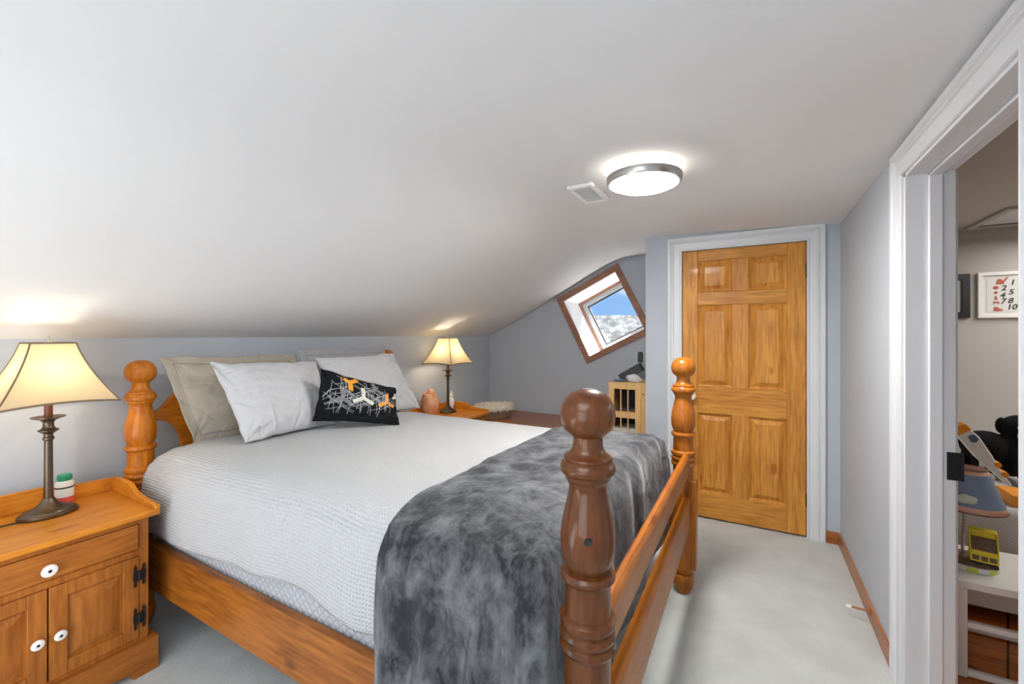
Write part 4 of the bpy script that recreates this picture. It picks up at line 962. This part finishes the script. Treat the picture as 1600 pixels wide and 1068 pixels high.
# white toy plane leaning diagonally
ty = thing('toy_vehicle', 'white toy vehicle with orange tail and wheels tipped nose-down', 'toy', (2.95, -.985, .785)); ty.scale = (.8, .8, .8)
FT = Fr((0, 0, 0), Vector((0, -.57, -.82)).normalized(), Vector((0, -.82, .57)).normalized(), (-1, 0, 0))
def pr2(bm, poly, n0, n1):
    A = [bm.verts.new(FT(u, v, n0)) for u, v in poly]; B = [bm.verts.new(FT(u, v, n1)) for u, v in poly]; k_ = len(poly)
    for k in range(k_): bm.faces.new((A[k], A[(k+1) % k_], B[(k+1) % k_], B[k]))
    bm.faces.new(A[::-1]); bm.faces.new(B)
bm = nb(); pr2(bm, [(-.19, -.035), (-.19, .03), (-.10, .045), (.02, .03), (.10, .012), (.20, .004), (.21, -.010), (.12, -.022), (0, -.038)], -.03, .03); obj('toy_body', bm, 'white_plastic', ty, bevel=.006)
bm = nb(); pr2(bm, [(-.20, -.03), (-.20, .038), (-.15, .042), (-.15, -.036)], -.034, .034); obj('toy_tail', bm, 'orange', ty, bevel=.006)
bm = nb(); pr2(bm, [(-.13, 0), (-.125, .034), (-.09, .038), (-.075, .012), (-.09, -.008)], -.032, .032); obj('toy_window', bm, 'steel_blue', ty, bevel=.004)
for u, v in ((.075, .018), (.135, .012)):
    bm = nb(); A = FT(u, v, 0); lathe(bm, [(.016, A.x-.038), (.018, A.x), (.016, A.x+.038)], A.y, A.z, 20, ax='x'); obj('wheel', bm, 'orange', ty)
bm = nb(); box(bm, -.012, .012, -.008, .008, -.293, .0); obj('toy_support', bm, 'white_plastic', ty)
tag(recentre(obj('orange_crate', (lambda b_: (box(b_, 2.93, 3.10, -1.30, -1.08, .5505, .605), b_)[1])(nb()), 'orange', bevel=.006)), 'small orange storage tray behind the nursery lamp', 'tray')

# framed pictures on the nursery wall
def picture(name, y0, y1, z0, z1, fw, fm, label):
    t = thing(name, label, 'picture', (4.1, (y0+y1)/2, (z0+z1)/2)); a, b_ = (y1-y0)/2, (z1-z0)/2
    F = Fr((0, 0, 0), (0, -1, 0), (0, 0, 1), (-1, 0, 0))
    bm = nb(); fring(bm, F, a, b_, fw, .001, .024); obj('picture_frame', bm, fm, t, bevel=.002)
    bm = nb(); fbox(bm, F, -a+fw*.9, a-fw*.9, -b_+fw*.9, b_-fw*.9, .001, .010); obj('mat_board', bm, 'paper', t)
    return t, F, a, b_
picture('framed_picture', -1.306, -1.02, 1.482, 1.785, .042, 'black_plastic', 'black-framed picture on the nursery wall, cut off by the door jamb')
t, F, a, b_ = picture('number_poster', -1.76, -1.343, 1.480, 1.788, .022, 'white_plastic', 'white-framed numbers poster with red vehicles on the nursery wall')
bm = nb(); fbox(bm, F, -a+.045, a-.045, -b_+.04, b_-.04, .010, .0115); art = obj('poster_sheet', bm, 'paper', t)
fc = bpy.data.curves.new('num', 'FONT'); fc.body = '0'
def digit(s, u, v, size):
    fc.body = s; fc.size = size; fc.align_x = 'CENTER'; fc.align_y = 'CENTER'; fc.shear = .2; fc.offset = .0012; fc.extrude = .0008
    o = bpy.data.objects.new('tmp', fc); C.objects.link(o); bpy.context.view_layer.update()
    me = bpy.data.meshes.new_from_object(o.evaluated_get(bpy.context.evaluated_depsgraph_get())); bpy.data.objects.remove(o)
    q = bpy.data.objects.new('digit', me); C.objects.link(q); me.materials.clear(); me.materials.append(M['ink']); q.parent = t
    q.matrix_local = Matrix.Translation(F(u, v, .0125)) @ Matrix(((0, 0, -1, 0), (-1, 0, 0, 0), (0, 1, 0, 0), (0, 0, 0, 1)))
    me.name = 'digit'
# u runs towards -Y (to the right in the photo); poster left edge u=-a
UL = -a
def pu(px): return UL+(px-1526)/57*.174/1.0*1.0
def pv(py): return b_-(py-427)/70*.308
for s_, px, py in (('1', 1580, 444), ('2', 1567, 452), ('3', 1594, 453), ('4', 1565, 463), ('5', 1578, 458.5), ('6', 1592, 465), ('7', 1566, 472), ('8', 1577, 471.5), ('9', 1591, 476), ('10', 1579, 481)):
    digit(s_, pu(px), pv(py), .048)
def fl(bm, pts): 
    A = [bm.verts.new(F(pu(x), pv(y), .0118)) for x, y in pts]; B = [bm.verts.new(F(pu(x), pv(y), .013)) for x, y in pts]; n_ = len(pts)
    for k in range(n_): bm.faces.new((A[k], A[(k+1) % n_], B[(k+1) % n_], B[k]))
    bm.faces.new(A); bm.faces.new(B[::-1])
def circ(cx, cy, rx_, ry_, n_=16): return [(cx+rx_*math.cos(2*PI*k/n_), cy+ry_*math.sin(2*PI*k/n_)) for k in range(n_)]
for nm, pl_ in (('digger_picture', [[(1555, 446), (1556, 441), (1558, 438), (1563, 438), (1565, 441), (1572, 435), (1574, 436), (1568, 443), (1567, 446)]]), ('stop_sign_picture', [circ(1555, 451, 4.5, 2.6)]), ('diamond_sign_picture', [[(1551, 458.5), (1555, 456), (1559, 458.5), (1555, 461)]]),
               ('cone_picture', [[(1551.5, 469.5), (1552.5, 468.5), (1554.5, 463), (1555.5, 463), (1557.5, 468.5), (1558.5, 469.5)]]), ('barrier_picture', [[(1551, 472), (1560, 472), (1560, 476.5), (1558.5, 476.5), (1558.5, 474.5), (1552.5, 474.5), (1552.5, 476.5), (1551, 476.5)]]),
               ('loader_picture', [[(1551, 486), (1552, 481), (1555, 480), (1558, 481), (1560, 483), (1565, 483.5), (1566, 486), (1557, 487)]])):
    bm = nb()
    for q in pl_: fl(bm, q)
    obj(nm, bm, 'rust', t, smooth=0)
bpy.data.curves.remove(fc)
for o in list(bpy.data.objects):
    if o.name == 'tmp': bpy.data.objects.remove(o)
